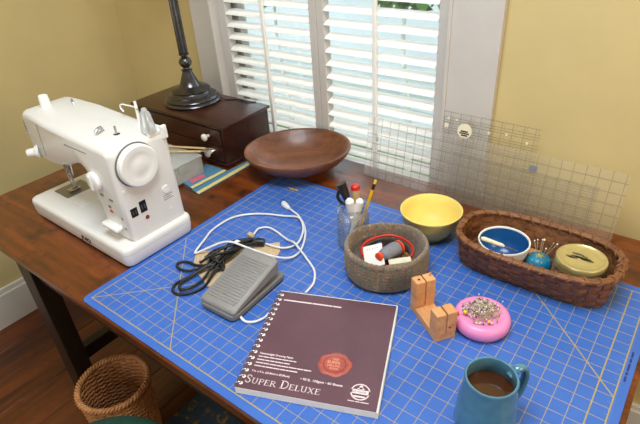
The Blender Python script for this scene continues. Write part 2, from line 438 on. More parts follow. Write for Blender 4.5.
# left wall, ceiling, the two walls behind the camera
struct(MB().box(WX - 4, WX, FY - 4, WY + 5, -FZ, CZ).build('wall_left', M['wall']), 'plain yellow wall')
struct(MB().box(RX, RX + 4, FY - 4, WY + 5, -FZ, CZ).build('wall_right', M['wall']))
struct(MB().box(WX, RX, FY - 4, FY, -FZ, CZ).build('wall_front', M['wall']))
struct(MB().box(WX - 4, RX + 4, FY - 4, WY + 5, CZ, CZ + 3).build('ceiling', M['ceil']))
wb = MB()
wb.box(WX, OX0, WY, WY + 5, -FZ, CZ); wb.box(OX1, RX, WY, WY + 5, -FZ, CZ)
wb.box(OX0, OX1, WY, WY + 5, -FZ, OZ0); wb.box(OX0, OX1, WY, WY + 5, OZ1, CZ)
struct(wb.build('wall_back', M['wall']), 'yellow wall around the shuttered window')
def baseboard(name, a, b, axis):
    m = MB()
    if axis == 'y': m.box(WX, WX + .75, a, b, -FZ, -FZ + 5.2, .06); m.box(WX, WX + .5, a, b, -FZ + 5.15, -FZ + 6.0, .12)
    else: m.box(a, b, WY - .75, WY, -FZ, -FZ + 5.0, .06); m.box(a, b, WY - .5, WY, -FZ + 4.95, -FZ + 5.6, .12)
    return struct(m.build(name, M['base']), 'white painted baseboard')
baseboard('baseboard_left', FY, WY - .75, 'y'); baseboard('baseboard_back', WX + .75, RX, 'x')
# window casing: trim pieces
def casing(name, x0, x1, z0, z1):
    m = MB(); m.box(x0, x1, WY - .8, WY, z0, z1, .08)
    w = .28
    if z1 - z0 > x1 - x0:
        inner = x1 if x1 < 0 else x0
        sgn = -1 if x1 < 0 else 1
        m.box(min(inner, inner + sgn * .35), max(inner, inner + sgn * .35), WY - 1.0, WY - .75, z0, z1, .06)
    return struct(m.build(name, M['trim']), 'white painted window casing')
casing('trim_1', -20.3, OX0, OZ0 - 1, OZ1); casing('trim_2', OX1, 20.0, OZ0 - 1, OZ1)
casing('trim_3', -20.8, 20.5, OZ1, OZ1 + 5); 
struct(MB().box(-21, 20.7, WY - 1.6, WY + 3, OZ0 - 2, OZ0 - 1, .1).build('trim_4', M['trim']))
struct(MB().box(OX0 - .02, OX0 + .02, WY - .02, WY + 5, OZ0, OZ1).box(OX1 - .02, OX1 + .02, WY - .02, WY + 5, OZ0, OZ1).build('trim_5', M['trim']), 'white painted window jamb')
# window sash and glass
win = struct(link('window_1', None), 'sash window behind white louvered shutters')
f = MB()
f.box(OX0, OX0 + 1.6, 34.6, 35.8, OZ0, OZ1); f.box(OX1 - 1.6, OX1, 34.6, 35.8, OZ0, OZ1)
f.box(OX0, OX1, 34.6, 35.8, OZ0, OZ0 + 2.4); f.box(OX0, OX1, 34.6, 35.8, OZ1 - 2, OZ1); f.box(OX0, OX1, 34.6, 35.8, 22, 23.6)
f.build('window_frame', M['trim'], win)
for z0, z1 in ((OZ0 + 2.4, 22), (23.6, OZ1 - 2)):
    for x0, x1 in ((OX0 + 1.6, OX1 - 1.6),):
        MB().box(x0, x1, 35.2, 35.28, z0, z1).build('pane', M['glass'], win)

# shutters
SLAT = 1.46; TILT = math.radians(24)
slat_me = None
def shutter(x0, x1, label):
    t = thing('louvered_shutter', label, 'shutter', ((x0 + x1) / 2, WY + .75, OZ0 + .05), group='louvered shutters in the window')
    w = (x1 - x0) / 2; H = OZ1 - OZ0 - .1; st = 1.25 if True else 0
    lw, rw = (1.35, .98) if x0 < -5 else (.98, 1.35)
    MB().box(-w, -w + lw, -.55, .55, 0, H, .06).build('stile', M['trim'], t)
    MB().box(w - rw, w, -.55, .55, 0, H, .06).build('stile', M['trim'], t)
    MB().box(-w + lw, w - rw, -.5, .5, 0, 3, .05).build('rail', M['trim'], t)
    MB().box(-w + lw, w - rw, -.5, .5, H - 3, H, .05).build('rail', M['trim'], t)
    # one slat: flattened ellipse section
    L0, L1 = -w + lw + .04, w - rw - .04
    sec = []
    for j in range(14):
        a = 2 * PI * j / 14; y = .66 * math.cos(a); z = .12 * math.copysign(abs(math.sin(a)) ** .8, math.sin(a))
        sec.append((y * math.cos(TILT) - z * math.sin(TILT), y * math.sin(TILT) + z * math.cos(TILT)))
    m = MB().loft([[(L0, y, z) for y, z in sec], [(L1, y, z) for y, z in sec]], True, True, True)
    z = 3 + .9; first = None
    zs = []
    while z < H - 3.6: zs.append(z); z += SLAT
    for z in zs:
        if first is None: first = m.build('slat', M['slat'], t, (0, 0, z), smooth=60)
        else: c = first.copy(); COL.objects.link(c); c.location.z = z * S
    xr = (L0 + L1) / 2
    rd = MB().box(xr - .24, xr + .24, -1.12, -.72, zs[0] - .9, zs[-1] + .3, .1).build('tilt_rod', M['slat'], t)
    return t
shutter(OX0 + .05, -.72, 'left-hand white louvered shutter, behind the dark wooden chest')
shutter(-.68, OX1 - .05, 'right-hand white louvered shutter, behind the clear rulers')

# ------------------------------------------------------------------ outside the window
struct(MB().box(-900, 900, WY + 5, 1600, -FZ - 30, -FZ - 24).build('ground', M['lawn']), 'pale lawn outside the window')
h = thing('neighbor_house', 'pale blue sided house wall seen through the shutter slats', 'house', (-40, 128, -FZ - 24))
m = MB(); m.box(-220, 180, 0, 90, 0, 66); m.build('wall', M['siding'], h)
m = MB()
for i in range(13): m.prism([(-1.4, i * 5), (0, i * 5), (0, i * 5 + 5), (-.3, i * 5 + 5)], -220.5, 180.5, m=Matrix(((0, 0, 1, 0), (1, 0, 0, 0), (0, 1, 0, 0), (0, 0, 0, 1))))
m.build('siding_boards', M['siding'], h)['kind'] = 'stuff'
MB().prism([(-10, 64), (100, 64), (45, 94)], -235, 195, m=Matrix(((0, 0, 1, 0), (1, 0, 0, 0), (0, 1, 0, 0), (0, 0, 0, 1)))).build('roof', M['roofgray'], h)
for xw in (-130, 60):
    wf = MB().box(xw - 20, xw + 20, -3, .5, 20, 52, .5).build('window', M['trim'], h); MB().box(xw - 16, xw + 16, -3.4, -3, 24, 48).build('pane', mat('dark_pane', srgb(90, 110, 124), .1), wf)
def shrub(x, y, r, zc, label, n=1100):
    t = thing('leafy_shrub', label, 'shrub', (x, y, -FZ - 24), group='shrubs outside the window')
    zt = zc + FZ + 24
    MB().tube(spline([(0, 0, 0), (1, .5, zt * .4), (-1, 0, zt * .75), (0, 0, zt)], 4), [.9 - .6 * i / 12 for i in range(13)], 8).build('trunk', M['bark'], t, smooth=60)
    m = MB(); rg = random.Random(int(x))
    for i in range(n):
        d = Vector((rg.gauss(0, 1), rg.gauss(0, 1), rg.gauss(0, .8))); d.normalize(); d *= r * rg.random() ** .4
        c = Vector((0, 0, zt)) + d; u = Vector((rg.gauss(0, 1), rg.gauss(0, 1), rg.gauss(0, 1))).normalized(); w_ = u.orthogonal().normalized()
        a = rg.uniform(1, 2); m.add([c - u * a, c + w_ * a * .5, c + u * a, c - w_ * a * .5], [(0, 1, 2, 3)])
    m.build('foliage', M['leaf'], t)['kind'] = 'stuff'
    return t
shrub(-54, 85, 8.5, 12, 'round leafy shrub outside behind the left shutter')
shrub(-18, 85, 9, 13, 'round leafy shrub outside behind the right shutter')

# ================================================================== TABLE
TX0, TX1, TY0, TY1 = -25.2, 36.98, -.78, 31.45
tb = thing('work_table', 'long varnished wooden work table with dark legs', 'table', (6, 15, -FZ))
MB().box(TX0 - 6, TX1 - 6, TY0 - 15, TY1 - 15, FZ - 1.0, FZ - .08, .14, 3).build('tabletop', M['table'], tb, smooth=40)
LX0, LX1 = -15.0, 26.0
for lx in (LX0, LX1):
    for ly in (-.05, 28.4): MB().box(lx - 6, lx - 6 + 2.7, ly - 15, ly - 15 + 1.9, 0, FZ - 1.0, .1).build('leg', M['dark_wood'], tb)
for y0 in (.5, 29.0): MB().box(LX0 - 6 + 2.7, LX1 - 6, y0 - 15, y0 - 15 + .9, FZ - 4.2, FZ - 1.0).build('apron', M['dark_wood'], tb)
for lx in (LX0 + .8, LX1 + .8):
    MB().box(lx - 6, lx - 6 + .9, 1.85 - 15, 28.4 - 15, FZ - 4.2, FZ - 1.0).build('apron', M['dark_wood'], tb)
    MB().box(lx - 6 - .1, lx - 6 + 1.1, 1.85 - 15, 28.4 - 15, FZ - 17.3, FZ - 15.6, .08).build('stretcher', M['dark_wood'], tb)

# cutting mat (top of mat at z = 0)
def rrect(x0, x1, y0, y1, r, n=5):
    out = []
    for cx, cy, a0 in ((x1 - r, y0 + r, -PI / 2), (x1 - r, y1 - r, 0), (x0 + r, y1 - r, PI / 2), (x0 + r, y0 + r, PI)):
        for i in range(n + 1): a = a0 + PI / 2 * i / n; out.append((cx + r * math.cos(a), cy + r * math.sin(a)))
    return out
cm = thing('cutting_mat', 'large blue cutting mat with yellow inch grid covering the table', 'cutting mat', (0, 0, -.08))
MB().prism(rrect(-.62, 36.62, -.62, 24.62, .6), 0, .08).build('mat_sheet', M['mat'], cm)
em = MB()
for dx, dy, a, b in ((0, 0, .42, .16), (.5, .06, .34, .14), (-.38, .05, .2, .1)):
    em.add([(dx + a * math.cos(2 * PI * i / 12), dy + b * math.sin(2 * PI * i / 12), 0) for i in range(12)], [tuple(range(12))])
em.build('emblem', M['yellow'], cm, (2.65, 22.45, .083))
dm = MB()
for i, (a, l) in enumerate(((0, .5), (.6, .3), (1.0, .7), (1.8, .4), (2.3, .6))): dm.add([(0, a, 0), (.12, a, 0), (.12, a + l, 0), (0, a + l, 0)], [(0, 1, 2, 3)])
dm.build('margin_print', mat('navy_print', srgb(24, 44, 110), .5), cm, (36.2, 14.6, .083))

# ================================================================== SEWING MACHINE
sm = thing('sewing_machine', 'white electric sewing machine at the left end of the table', 'sewing machine', (-8.7, 7.8, 0), math.radians(-.8))
WP = M['white_plastic']
# base: local x -8.45..8.45, y -3.6..3.6
def rr_ring(x0, x1, y0, y1, r, z, n=5): return [(a, b, z) for a, b in rrect(x0, x1, y0, y1, r, n)]
rings = []
for ins, z in ((.4, .08), (.2, .12), (.1, .3), (.03, .9), (0, 1.6), (.05, 1.85), (.2, 2.0), (.45, 2.05)):
    rings.append(rr_ring(-8.5 + ins, 8.5 - ins, -3.8 + ins, 3.65 - ins, .7 - ins * .5, z))
MB().loft(rings, True, True, True).build('base', WP, sm, smooth=50)
seam = [(8.5 + .012, -2.6, 1.42)] 
sb = MB(); sb.loft([rr_ring(-8.495, 8.495, -3.795, 3.645, .7, 1.35), rr_ring(-8.495, 8.495, -3.795, 3.645, .7, 1.37)], True)
sb.build('base_seam', M['gray_plastic'], sm)
for fx in (-7, 7):
    for fy in (-2.8, 2.8): MB().lathe([(.4, 0), (.45, .1)], 12, (fx, fy, 0)).build('foot', M['black'], sm)
# body: pillar + arm + head, as one C-shaped section in XZ swept over Y with rounded edges
def cshape():
    pts = []
    def arc(cx, cz, r, a0, a1, n=6):
        for i in range(n + 1):
            a = math.radians(a0 + (a1 - a0) * i / n); pts.append((cx + r * math.cos(a), cz + r * math.sin(a)))
    pts.append((8.1, 2.0)); pts.append((8.08, 6.0))
    arc(7.3, 9.95, .75, 0, 90)              # top right shoulder
    pts.append((2, 10.9)); pts.append((-2, 11.1)); pts.append((-5.4, 11.2))
    arc(-6.4, 10.2, 1.0, 90, 180)           # head top left
    pts.append((-7.4, 8.3)); arc(-6.8, 7.3, .6, 180, 260, 4)
    pts.append((-5.2, 6.5)); pts.append((-3.6, 6.5)); pts.append((-1.6, 6.85)); pts.append((.2, 7.4)); pts.append((1.8, 8.0))
    arc(2.7, 7.2, .95, 95, 12, 6)           # inner corner (concave)
    pts.append((3.95, 5.6)); pts.append((4.35, 3.4)); pts.append((4.6, 2.0))
    return pts
prof = cshape()
cx0, cz0 = 2.5, 8.3
def yl(x, side):   # body thickness: front / back limit
    return -2.45 if side < 0 else 3.2
rings = []
secs = [(-2.52, .5), (-2.46, .3), (-2.25, .1), (-1.95, 0), (0, 0), (2.8, 0), (3.12, .1), (3.28, .3), (3.32, .45)]
def inset(poly, d):
    n = len(poly); out = []
    for i in range(n):
        p0 = Vector(poly[i - 1]); p1 = Vector(poly[i]); p2 = Vector(poly[(i + 1) % n])
        e1 = (p1 - p0).normalized(); e2 = (p2 - p1).normalized(); nrm = Vector((-(e1 + e2).y, (e1 + e2).x))
        if nrm.length < 1e-6: nrm = Vector((-e1.y, e1.x))
        nrm.normalize(); out.append(p1 + nrm * d)
    return out
for y, d in secs:
    q = inset(prof, d); rings.append([(a.x, y + (.55 * max(0, (-1.5 - a.x)) / 6 if y < 0 else -.55 * max(0, (-1.5 - a.x)) / 6), a.y) for a in q])
MB().loft(rings, True, True, True).build('body', WP, sm, smooth=42)
# hand wheel on right end face
MB().lathe([(1.72, 0), (1.82, .08), (1.82, .5), (1.7, .63), (1.25, .66), (1.2, .645), (.6, .645), (.55, .66), (.02, .66)], 36, m=Matrix.Translation((8.08, -.3, 8.75)) @ rot3(0, PI / 2, 0)).build('hand_wheel', M['white_plastic2'], sm, smooth=40)
MB().lathe([(1.93, 0), (1.93, .03), (1.84, .035)], 36, m=Matrix.Translation((8.075, -.3, 8.75)) @ rot3(0, PI / 2, 0)).build('wheel_recess', M['gray_dark'], sm)
# sockets, switch, screws on the end face
for yy, zz, hh in ((-1.65, 4.75, .85), (-.72, 4.9, 1.1)):
    so = MB().box(8.02, 8.12, yy - .33, yy + .33, zz - hh / 2, zz + hh / 2, .03).build('power_socket', M['black'], sm)
    MB().box(8.12, 8.14, yy - .17, yy - .08, zz - hh * .2, zz + hh * .2).build('contact', M['dsteel'], so)
    MB().box(8.12, 8.14, yy + .08, yy + .17, zz - hh * .2, zz + hh * .2).build('contact', M['dsteel'], so)
for yy, zz, r in ((-1.9, 6.9, .2), (1.9, 3.4, .2)):
    MB().cyl((8.02, yy, zz), (8.11, yy, zz), r, r * .9, 14).build('screw', M['white_plastic2'], sm)
MB().cyl((8.02, 1.8, 5.4), (8.19, 1.8, 5.4), .38, .34, 18).build('push_button', M['white_plastic2'], sm, smooth=40)
lb = MB()
for i in range(3): lb.box(8.07, 8.1, 1.4, 2.4 - .2 * (i % 2), 4.78 - i * .2, 4.84 - i * .2)
lb.build('lettering', M['gray_plastic'], sm)
MB().cyl((8.02, -.6, 3.75), (8.12, -.6, 3.75), .2, .2, 10).build('jack', M['seal2'], sm)
# stitch dial and lever on pillar front
MB().lathe([(.85, 0), (.9, .1), (.88, .42), (.72, .52), (.02, .52)], 28, m=Matrix.Translation((4.95, -2.5, 7.35)) @ rot3(PI / 2, 0, 0)).build('stitch_dial', M['white_plastic2'], sm, smooth=40)
MB().box(4.75, 5.15, -3.15, -2.9, 6.65, 8.05, .1).build('dial_grip', M['white_plastic2'], sm)
for i, (xx, zz, w_, c_) in enumerate(((4.9, 5.9, .5, 'gray_plastic'), (6.2, 5.75, .55, 'gray_plastic'), (5.7, 4.95, .4, 'gray_dark'), (5.75, 4.5, .4, 'red'), (7.3, 4.2, .22, 'gray_plastic'), (7.4, 3.2, .22, 'gray_plastic'))):
    MB().box(xx, xx + w_, -2.55, -2.49, zz, zz + .25, .02).build('panel_button', M[c_], sm)
MB().box(4.7, 7.1, -3.25, -2.4, 3.0, 3.5, .22, 3).build('reverse_lever', M['white_plastic2'], sm, smooth=40)
# needle plate, presser foot, needle bar
MB().box(-7.3, -4.6, -1.6, 1.4, 2.03, 2.12, .03).build('needle_plate', M['dsteel'], sm)
MB().box(-4.5, -1.6, -1.7, 1.5, 2.03, 2.10, .03).build('bed_cover', M['white_plastic2'], sm)
pb = MB().cyl((-5.5, -.2, 2.9), (-5.5, -.2, 6.4), .14, .14, 10).build('presser_bar', M['steel'], sm, smooth=60)
MB().box(-5.9, -5.2, -.9, .3, 2.16, 2.4, .05).build('presser_foot', M['steel'], pb); MB().box(-5.75, -5.3, -.4, .1, 2.4, 3.0, .05).build('clamp', M['steel'], pb)
nb = MB().cyl((-6.1, -.2, 3.6), (-6.1, -.2, 6.4), .12, .12, 10).build('needle_bar', M['steel'], sm, smooth=60)
MB().cyl((-6.1, -.2, 2.2), (-6.1, -.2, 3.6), .035, .05, 6).build('needle', M['steel'], nb)
MB().tube(spline([(-4.9, .4, 6.4), (-4.7, -.1, 5.3), (-4.5, -.3, 4.2)], 4), .09, 8).build('presser_lever', M['steel'], sm, smooth=60)
# face: tension knob, thread guides
MB().tube([(-4.2, -2.24, 7.0), (-4.0, -2.26, 8.6), (-3.9, -2.22, 10.5)], .02, 4).build('face_plate_seam', M['gray_plastic'], sm)
kd = MB().lathe([(.62, 0), (.66, .1), (.6, .35), (.42, .5), (.4, 1.0), (.34, 1.15), (.02, 1.18)], 22, m=Matrix.Translation((-5.9, -2.0, 7.2)) @ rot3(PI / 2, 0, math.radians(-35))).build('tension_dial', M['white_plastic2'], sm, smooth=40)
MB().tube(spline([(-6.75, -1.7, 10.5), (-7.0, -1.95, 10.2), (-7.05, -2.0, 9.3), (-6.95, -2.05, 8.7)], 4), .07, 6).build('thread_guide', M['steel'], sm, smooth=60)
MB().tube(spline([(-6.6, -1.9, 10.55), (-6.2, -2.0, 10.5), (-5.9, -1.9, 10.3)], 4), .07, 6).build('thread_guide', M['steel'], sm, smooth=60)
MB().lathe([(.5, 0), (.46, 1.0), (.42, 1.25), (.3, 1.33), (.02, 1.34)], 18, (-5.6, -.1, 11.0)).build('pressure_knob', M['white_plastic2'], sm, smooth=40)
MB().tube(spline([(-4.6, 1.9, 11.0), (-4.5, 1.9, 11.4), (-4.1, 1.8, 11.5), (-3.8, 1.7, 11.3), (-3.6, 1.6, 11.0)], 4), .06, 6).build('thread_guide', M['steel'], sm, smooth=60)
MB().tube(spline([(4.1, -.2, 10.75), (4.1, -.3, 11.15), (4.4, -.7, 11.3), (4.5, -1.1, 11.1)], 4), .13, 8).build('bobbin_guide', M['steel'], sm, smooth=60)
MB().cyl((5.6, .1, 10.7), (5.6, .1, 11.45), .12, .1, 8).build('bobbin_winder', M['steel'], sm); MB().lathe([(.3, 0), (.3, .07)], 14, (5.6, .1, 10.7)).build('winder_stop', M['black'], sm)
lb = MB()
for i in range(12): lb.box(1.2 + .3 * i, 1.42 + .3 * i, -2.53, -2.49, 9.75, 9.85)
lb.build('arm_lettering', M['gthread'], sm); MB().lathe([(.28, 0), (.28, .03)], 14, m=Matrix.Translation((.2, -2.36, 9.9)) @ rot3(PI / 2, 0, 0)).build('badge', M['pinbrass'], sm)
text_part('logo_lettering', 'JUKI', .7, M['black'], sm, (1.0, -3.81, .6), rot=(PI / 2, 0, 0), xscale=1.25, shear=.25, bold=.02)
# spool stand at rear right of the arm
st = MB().box(4.9, 8.0, 1.5, 3.3, 10.3, 10.74, .1).build('spool_stand', M['white_plastic2'], sm, smooth=40)
MB().lathe([(.62, 0), (.62, .3), (.42, 1.6), (.26, 1.8), (.2, 2.05), (.02, 2.1)], 20, (7.55, 1.95, 10.72)).build('spool_cone', M['clearcone'], st, smooth=50)
MB().lathe([(.14, 0), (.14, 1.5)], 8, (7.55, 1.95, 10.74)).build('spool_pin', M['gray_plastic'], st)
MB().box(7.8, 8.18, 2.7, 3.3, 9.8, 11.0, .1).build('stand_lug', M['white_plastic2'], st)
MB().cyl((5.2, 2.7, 10.6), (4.9, 2.9, 12.6), .16, .12, 10).build('thread_mast', M['white_plastic2'], st, smooth=60)
MB().tube(spline([(5.0, 2.8, 12.1), (4.0, 2.7, 12.1), (3.2, 2.6, 12.1), (3.0, 2.5, 11.8), (3.4, 2.5, 11.5)], 4), .07, 6).build('mast_hook', M['white_plastic2'], st, smooth=60)
MB().tube(spline([(5.0, 2.8, 12.0), (5.8, 2.6, 11.9), (6.4, 2.3, 11.7), (6.3, 2.1, 11.2)], 4), .05, 6).build('mast_wire', M['steel'], st, smooth=60)

# ================================================================== CHEST + LAMP
CXc, CYc = -15.4, 25.95     # chest centre
ch = thing('wooden_chest', 'small dark wooden chest of drawers with white knobs behind the sewing machine', 'chest', (CXc, CYc, -.08))
MB().box(-8.3, 8.3, -3.5, 4.05, .5, 4.85).build('body', M['chest'], ch)
MB().box(-8.6, 8.6, -3.8, 4.3, 4.83, 5.23, .12, 2).build('top', M['chest'], ch, smooth=40)
MB().box(-8.55, 8.55, -3.75, 4.25, 0, .55, .1).build('plinth', M['chest'], ch)
for z0, z1 in ((.68, 2.5), (2.7, 4.65)):
    dr = MB().box(-7.9, 7.9, -3.67, -3.45, z0, z1, .05).build('drawer', M['chest'], ch)
    for kx in (-5.9, 5.9):
        MB().lathe([(.2, 0), (.18, .3), (.42, .5), (.46, .68), (.36, .84), (.02, .88)], 16, m=Matrix.Translation((kx, -3.67, (z0 + z1) / 2)) @ rot3(PI / 2, 0, 0)).build('knob', M['porcelain'], dr, smooth=60)
lp = thing('table_lamp', 'bronze table lamp with stepped round base standing on the dark chest', 'lamp', (-16.75, 26.6, 5.16))
MB().lathe([(3.3, 0), (3.55, .05), (3.62, .25), (3.5, .42), (3.25, .5), (3.3, .62), (3.15, .82), (2.75, .95), (2.72, 1.12), (2.45, 1.3), (2.35, 1.42), (2.45, 1.6), (2.2, 1.8), (1.5, 1.95), (1.25, 2.2), (.95, 2.9), (.72, 3.5), (.55, 3.85)], 48).build('base', M['bronze'], lp, smooth=40)
MB().lathe([(.55, 3.85), (.68, 3.92), (.68, 4.05), (.42, 4.15), (.36, 4.3), (.5, 4.4), (.72, 4.65), (.8, 4.95), (.72, 5.25), (.48, 5.5), (.36, 5.6), (.4, 5.75), (.62, 5.85), (.62, 6.0), (.42, 6.1)], 28).build('ball_joint', M['bronze'], lp, smooth=50)
fl_ = []
for zz, r in ((6.1, .56), (22, .5)):
    fl_.append([((r - (.06 if j % 2 else 0)) * math.cos(2 * PI * j / 24), (r - (.06 if j % 2 else 0)) * math.sin(2 * PI * j / 24), zz) for j in range(24)])
MB().loft(fl_, True, True, True).build('pole', M['bronze'], lp)
MB().lathe([(4.6, 22.5), (2.8, 29), (2.75, 29), (4.55, 22.5)], 36, cap0=False, cap1=False).build('lamp_shade', M['shade'], lp, smooth=40)
MB().lathe([(.6, 22), (.9, 23), (.5, 25.5), (.1, 29.4)], 14).build('socket', M['bronze'], lp)
sr = MB(); 
for a in range(3): sr.cyl((0, 0, 28.9), (2.78 * math.cos(a * 2.094), 2.78 * math.sin(a * 2.094), 28.9), .06, .06, 6)
sr.build('shade_spider', M['bronze'], lp)
MB().tube(spline([(2.4, 2.2, .3), (3.6, 2.3, .07), (5.2, 3.1, .07), (6.6, 2.9, .07), (7.8, 3.5, .07)], 5), .06, 6).build('power_cord', M['black'], lp, smooth=60)

# ================================================================== WOODEN BOWL
wb_ = thing('wooden_bowl', 'wide shallow brown wooden bowl between the chest and the shutters', 'bowl', (.55, 26.3, -.08), math.radians(42))
outer = [(2.0, 0), (2.2, .02), (2.3, .2), (3.4, .75), (4.6, 1.6), (5.25, 2.35), (5.45, 2.8)]
inner = [(5.42, 2.95), (5.25, 2.98), (5.05, 2.85), (4.5, 1.95), (3.4, 1.05), (2.0, .6), (.02, .5)]
MB().lathe(outer + inner, 56, sx=1.10, sy=.985).build('bowl_body', M['bowlwood'], wb_, smooth=60)

# ================================================================== CLOTH, PLASTIC BOX, TWEEZERS
fc = thing('folded_cloth', 'folded blue cloth with yellow stripes beside the dark chest', 'cloth', (-7, 18.5, -.08))
MB().prism([(-3.2, -1.2), (1.7, -2.3), (1.72, 6.6), (.65, 6.6), (.45, 3.3), (-3.2, 3.3)], 0, .1, .03).build('lower_layer', M['clothblue'], fc)
MB().prism([(1.15, -2.15), (1.65, -2.26), (1.68, 6.5), (1.1, 6.5)], .1, .13).build('stripe', M['clothyellow'], fc)
MB().prism([(-3.0, -1.25), (.3, -1.95), (.5, 3.1), (-3.0, 3.15)], .1, .2, .03).build('upper_layer', M['clothblue'], fc)
MB().prism([(-.2, -1.8), (.27, -1.92), (.48, 3.05), (.0, 3.1)], .2, .23).build('stripe', M['clothyellow'], fc)
MB().prism([(-1.5, -.9), (-.75, -1.1), (-.65, .9), (-1.35, 1.0)], .2, .22).build('patch', M['clothpink'], fc)
px = thing('plastic_box', 'clear plastic storage box half hidden behind the sewing machine', 'box', (-11.8, 17.2, .14))
m = MB()
for a in ((-3.2, 3.2, -2.9, -2.8, 0, 1.9), (-3.2, 3.2, 2.7, 2.8, 0, 1.9), (-3.2, -3.1, -2.8, 2.7, 0, 1.9), (3.1, 3.2, -2.8, 2.7, 0, 1.9), (-3.1, 3.1, -2.8, 2.7, 0, .1)): m.box(*a)
m.build('box_body', M['clearplastic'], px)
MB().box(-3.3, 3.3, -3.0, 2.9, 1.92, 2.2, .1, 2).build('lid', M['clearplastic'], px, smooth=40)
for yy in (-.9, .9): MB().box(-3.05, 3.05, yy - .04, yy + .04, .12, 1.85).build('divider', M['clearplastic'], px)
MB().box(3.2, 3.32, -.6, .6, 1.2, 1.9, .04).build('latch', M['clearplastic'], px)
tw = thing('long_tweezers', 'pair of long tan tweezers with metal tip lying on the clear box', 'tweezers', (-11.6, 19.6, 2.38))
MB().tube([(-3.6, -.9, .1), (0, .45, .16), (2.7, 1.55, .18)], .19, 8, flat=.6).build('arm', M['bamboo'], tw, smooth=50)
MB().tube([(-3.2, -2.5, .1), (0, -.9, .16), (2.75, .7, .18)], .19, 8, flat=.6).build('arm', M['bamboo'], tw, smooth=50)
MB().tube(spline([(2.6, .7, .18), (3.6, 1.3, .2), (3.95, 1.75, .2), (3.5, 1.85, .2), (2.6, 1.5, .18)], 4), .17, 8, flat=.7).build('tip', M['steel'], tw, smooth=50)

# ================================================================== PEDAL + CORDS
pd = thing('foot_pedal', 'gray plastic sewing machine foot pedal lying on the blue mat', 'pedal', (10.15, 7.4, 0.12), math.radians(2))
MB().loft([rr_ring(-1.75, 1.75, -3.0, 3.1, .5, 0), rr_ring(-1.85, 1.85, -3.1, 3.2, .55, .1), rr_ring(-1.85, 1.85, -3.1, 3.2, .55, .42), rr_ring(-1.75, 1.75, -3.0, 3.1, .5, .5)], True, True, True).build('base_plate', M['gray_dark'], pd, smooth=40)
def wedge(ins, dz0, dz1, y0=-2.95, y1=2.6):
    return [(a, b, dz0 + (dz1 - dz0) * (b - y0) / (y1 - y0)) for a, b in rrect(-1.8 + ins, 1.8 - ins, y0 + ins, y1 - ins, .25)]
MB().loft([wedge(.12, .5, 1.1), wedge(0, .55, 1.2), wedge(0, .72, 2.1), wedge(.12, .84, 2.22)], True, True, True).build('treadle', M['gray_plastic'], pd, smooth=40)
m = MB()
for i in range(17):
    y = -2.35 + i * .255; z = .84 + 1.38 * (y + 2.95) / 5.55
    m.box(-1.45, 1.45, y - .06, y + .06, z - .01, z + .045)
rb = m.build('tread_ribs', M['gray_plastic'], pd); rb['kind'] = 'stuff'
MB().box(-.45, .45, .2, 1.6, .45, 1.05).build('spring_housing', M['gray_dark'], pd)
MB().prism([(2.6, 9.0), (3.7, 7.7), (5.2, 6.9), (7.2, 6.2), (8.4, 8), (9.6, 11.5), (9.0, 13.2), (8.05, 14.2), (5.6, 11.3)], 0, .1, .02).build('pad', M['tan'])
tag(bpy.data.objects['pad'], 'tan perforated nonslip pad under the gray foot pedal', 'pad')
bpy.data.objects['pad'].name = 'nonslip_pad'

wc = thing('white_power_cord', 'long white cord with plug looping across the blue mat by the pedal', 'cord', (8, 12, 0))
o8 = Vector((8, 12, 0))
def rel(pts): return [Vector(p) - o8 for p in pts]
path = [(4.3, 19.2, .22), (5.6, 18.9, .16), (7.1, 18.3, .16), (8.6, 17.2, .14), (9.8, 15.7, .14), (10.6, 14.0, .14), (10.6, 12.7, .3), (9.9, 11.6, .8), (8.6, 11.0, 1.2), (7.2, 10.8, 1.3), (5.9, 10.7, 1.3), (4.9, 10.4, 1.15), (3.9, 9.6, .7), (3.0, 8.7, .25), (2.7, 8.9, .25), (1.9, 10.6, .14), (1.3, 12.2, .14), (1.3, 14.4, .14), (2.1, 15.8, .14), (3.6, 16.9, .14), (5.6, 17.7, .14), (7.2, 18.0, .36), (8.5, 17.1, .38), (9.3, 16.0, .36), (9.7, 14.8, .2), (9.3, 13.7, .2), (8.4, 13.2, .3), (7.4, 13.1, .3)]
MB().tube(spline(rel(path), 6), .1, 8).build('cable', M['white_cord'], wc, smooth=80)
MB().tube(rel([(4.05, 19.45, .26), (4.3, 19.25, .25), (4.9, 19.05, .22), (5.3, 18.95, .18)]), [.24, .3, .26, .14], 10).build('plug', M['white_cord'], wc, smooth=60)
for d in (-.09, .09): MB().cyl(Vector((4.05 + d, 19.45 + d, .26)) - o8, Vector((3.4 + d, 19.95 + d, .26)) - o8, .045, .045, 6).build('prong', M['steel'], wc)
pc = thing('pedal_cord', 'white pedal cord looping from the gray pedal to beneath the notebook', 'cord', (11, 10, 0)); o8 = Vector((11, 10, 0))
MB().tube(spline(rel([(5.6, 13.2, .3), (5.2, 14.0, .22), (5.0, 14.8, .14), (5.7, 15.35, .14), (6.9, 15.2, .14), (8.4, 14.8, .14), (9.6, 14.4, .5), (10.6, 14.0, .4), (11.8, 13.5, .14), (13.3, 12.6, .14), (14.2, 11.4, .14), (14.4, 10.4, .14), (14.42, 10.0, .14)]), 6), .1, 8).build('cable', M['white_cord'], pc, smooth=80)
MB().tube(spline(rel([(12.15, 5.05, .3), (12.7, 5.0, .14), (13.3, 5.4, .14), (13.6, 6.1, .14), (13.55, 6.6, .14)]), 6), .1, 8).build('cable', M['white_cord'], pc, smooth=80)
MB().box(-6.05, -5.35, 3.1, 3.55, .1, .5, .1).build('connector', M['tan'], pc)

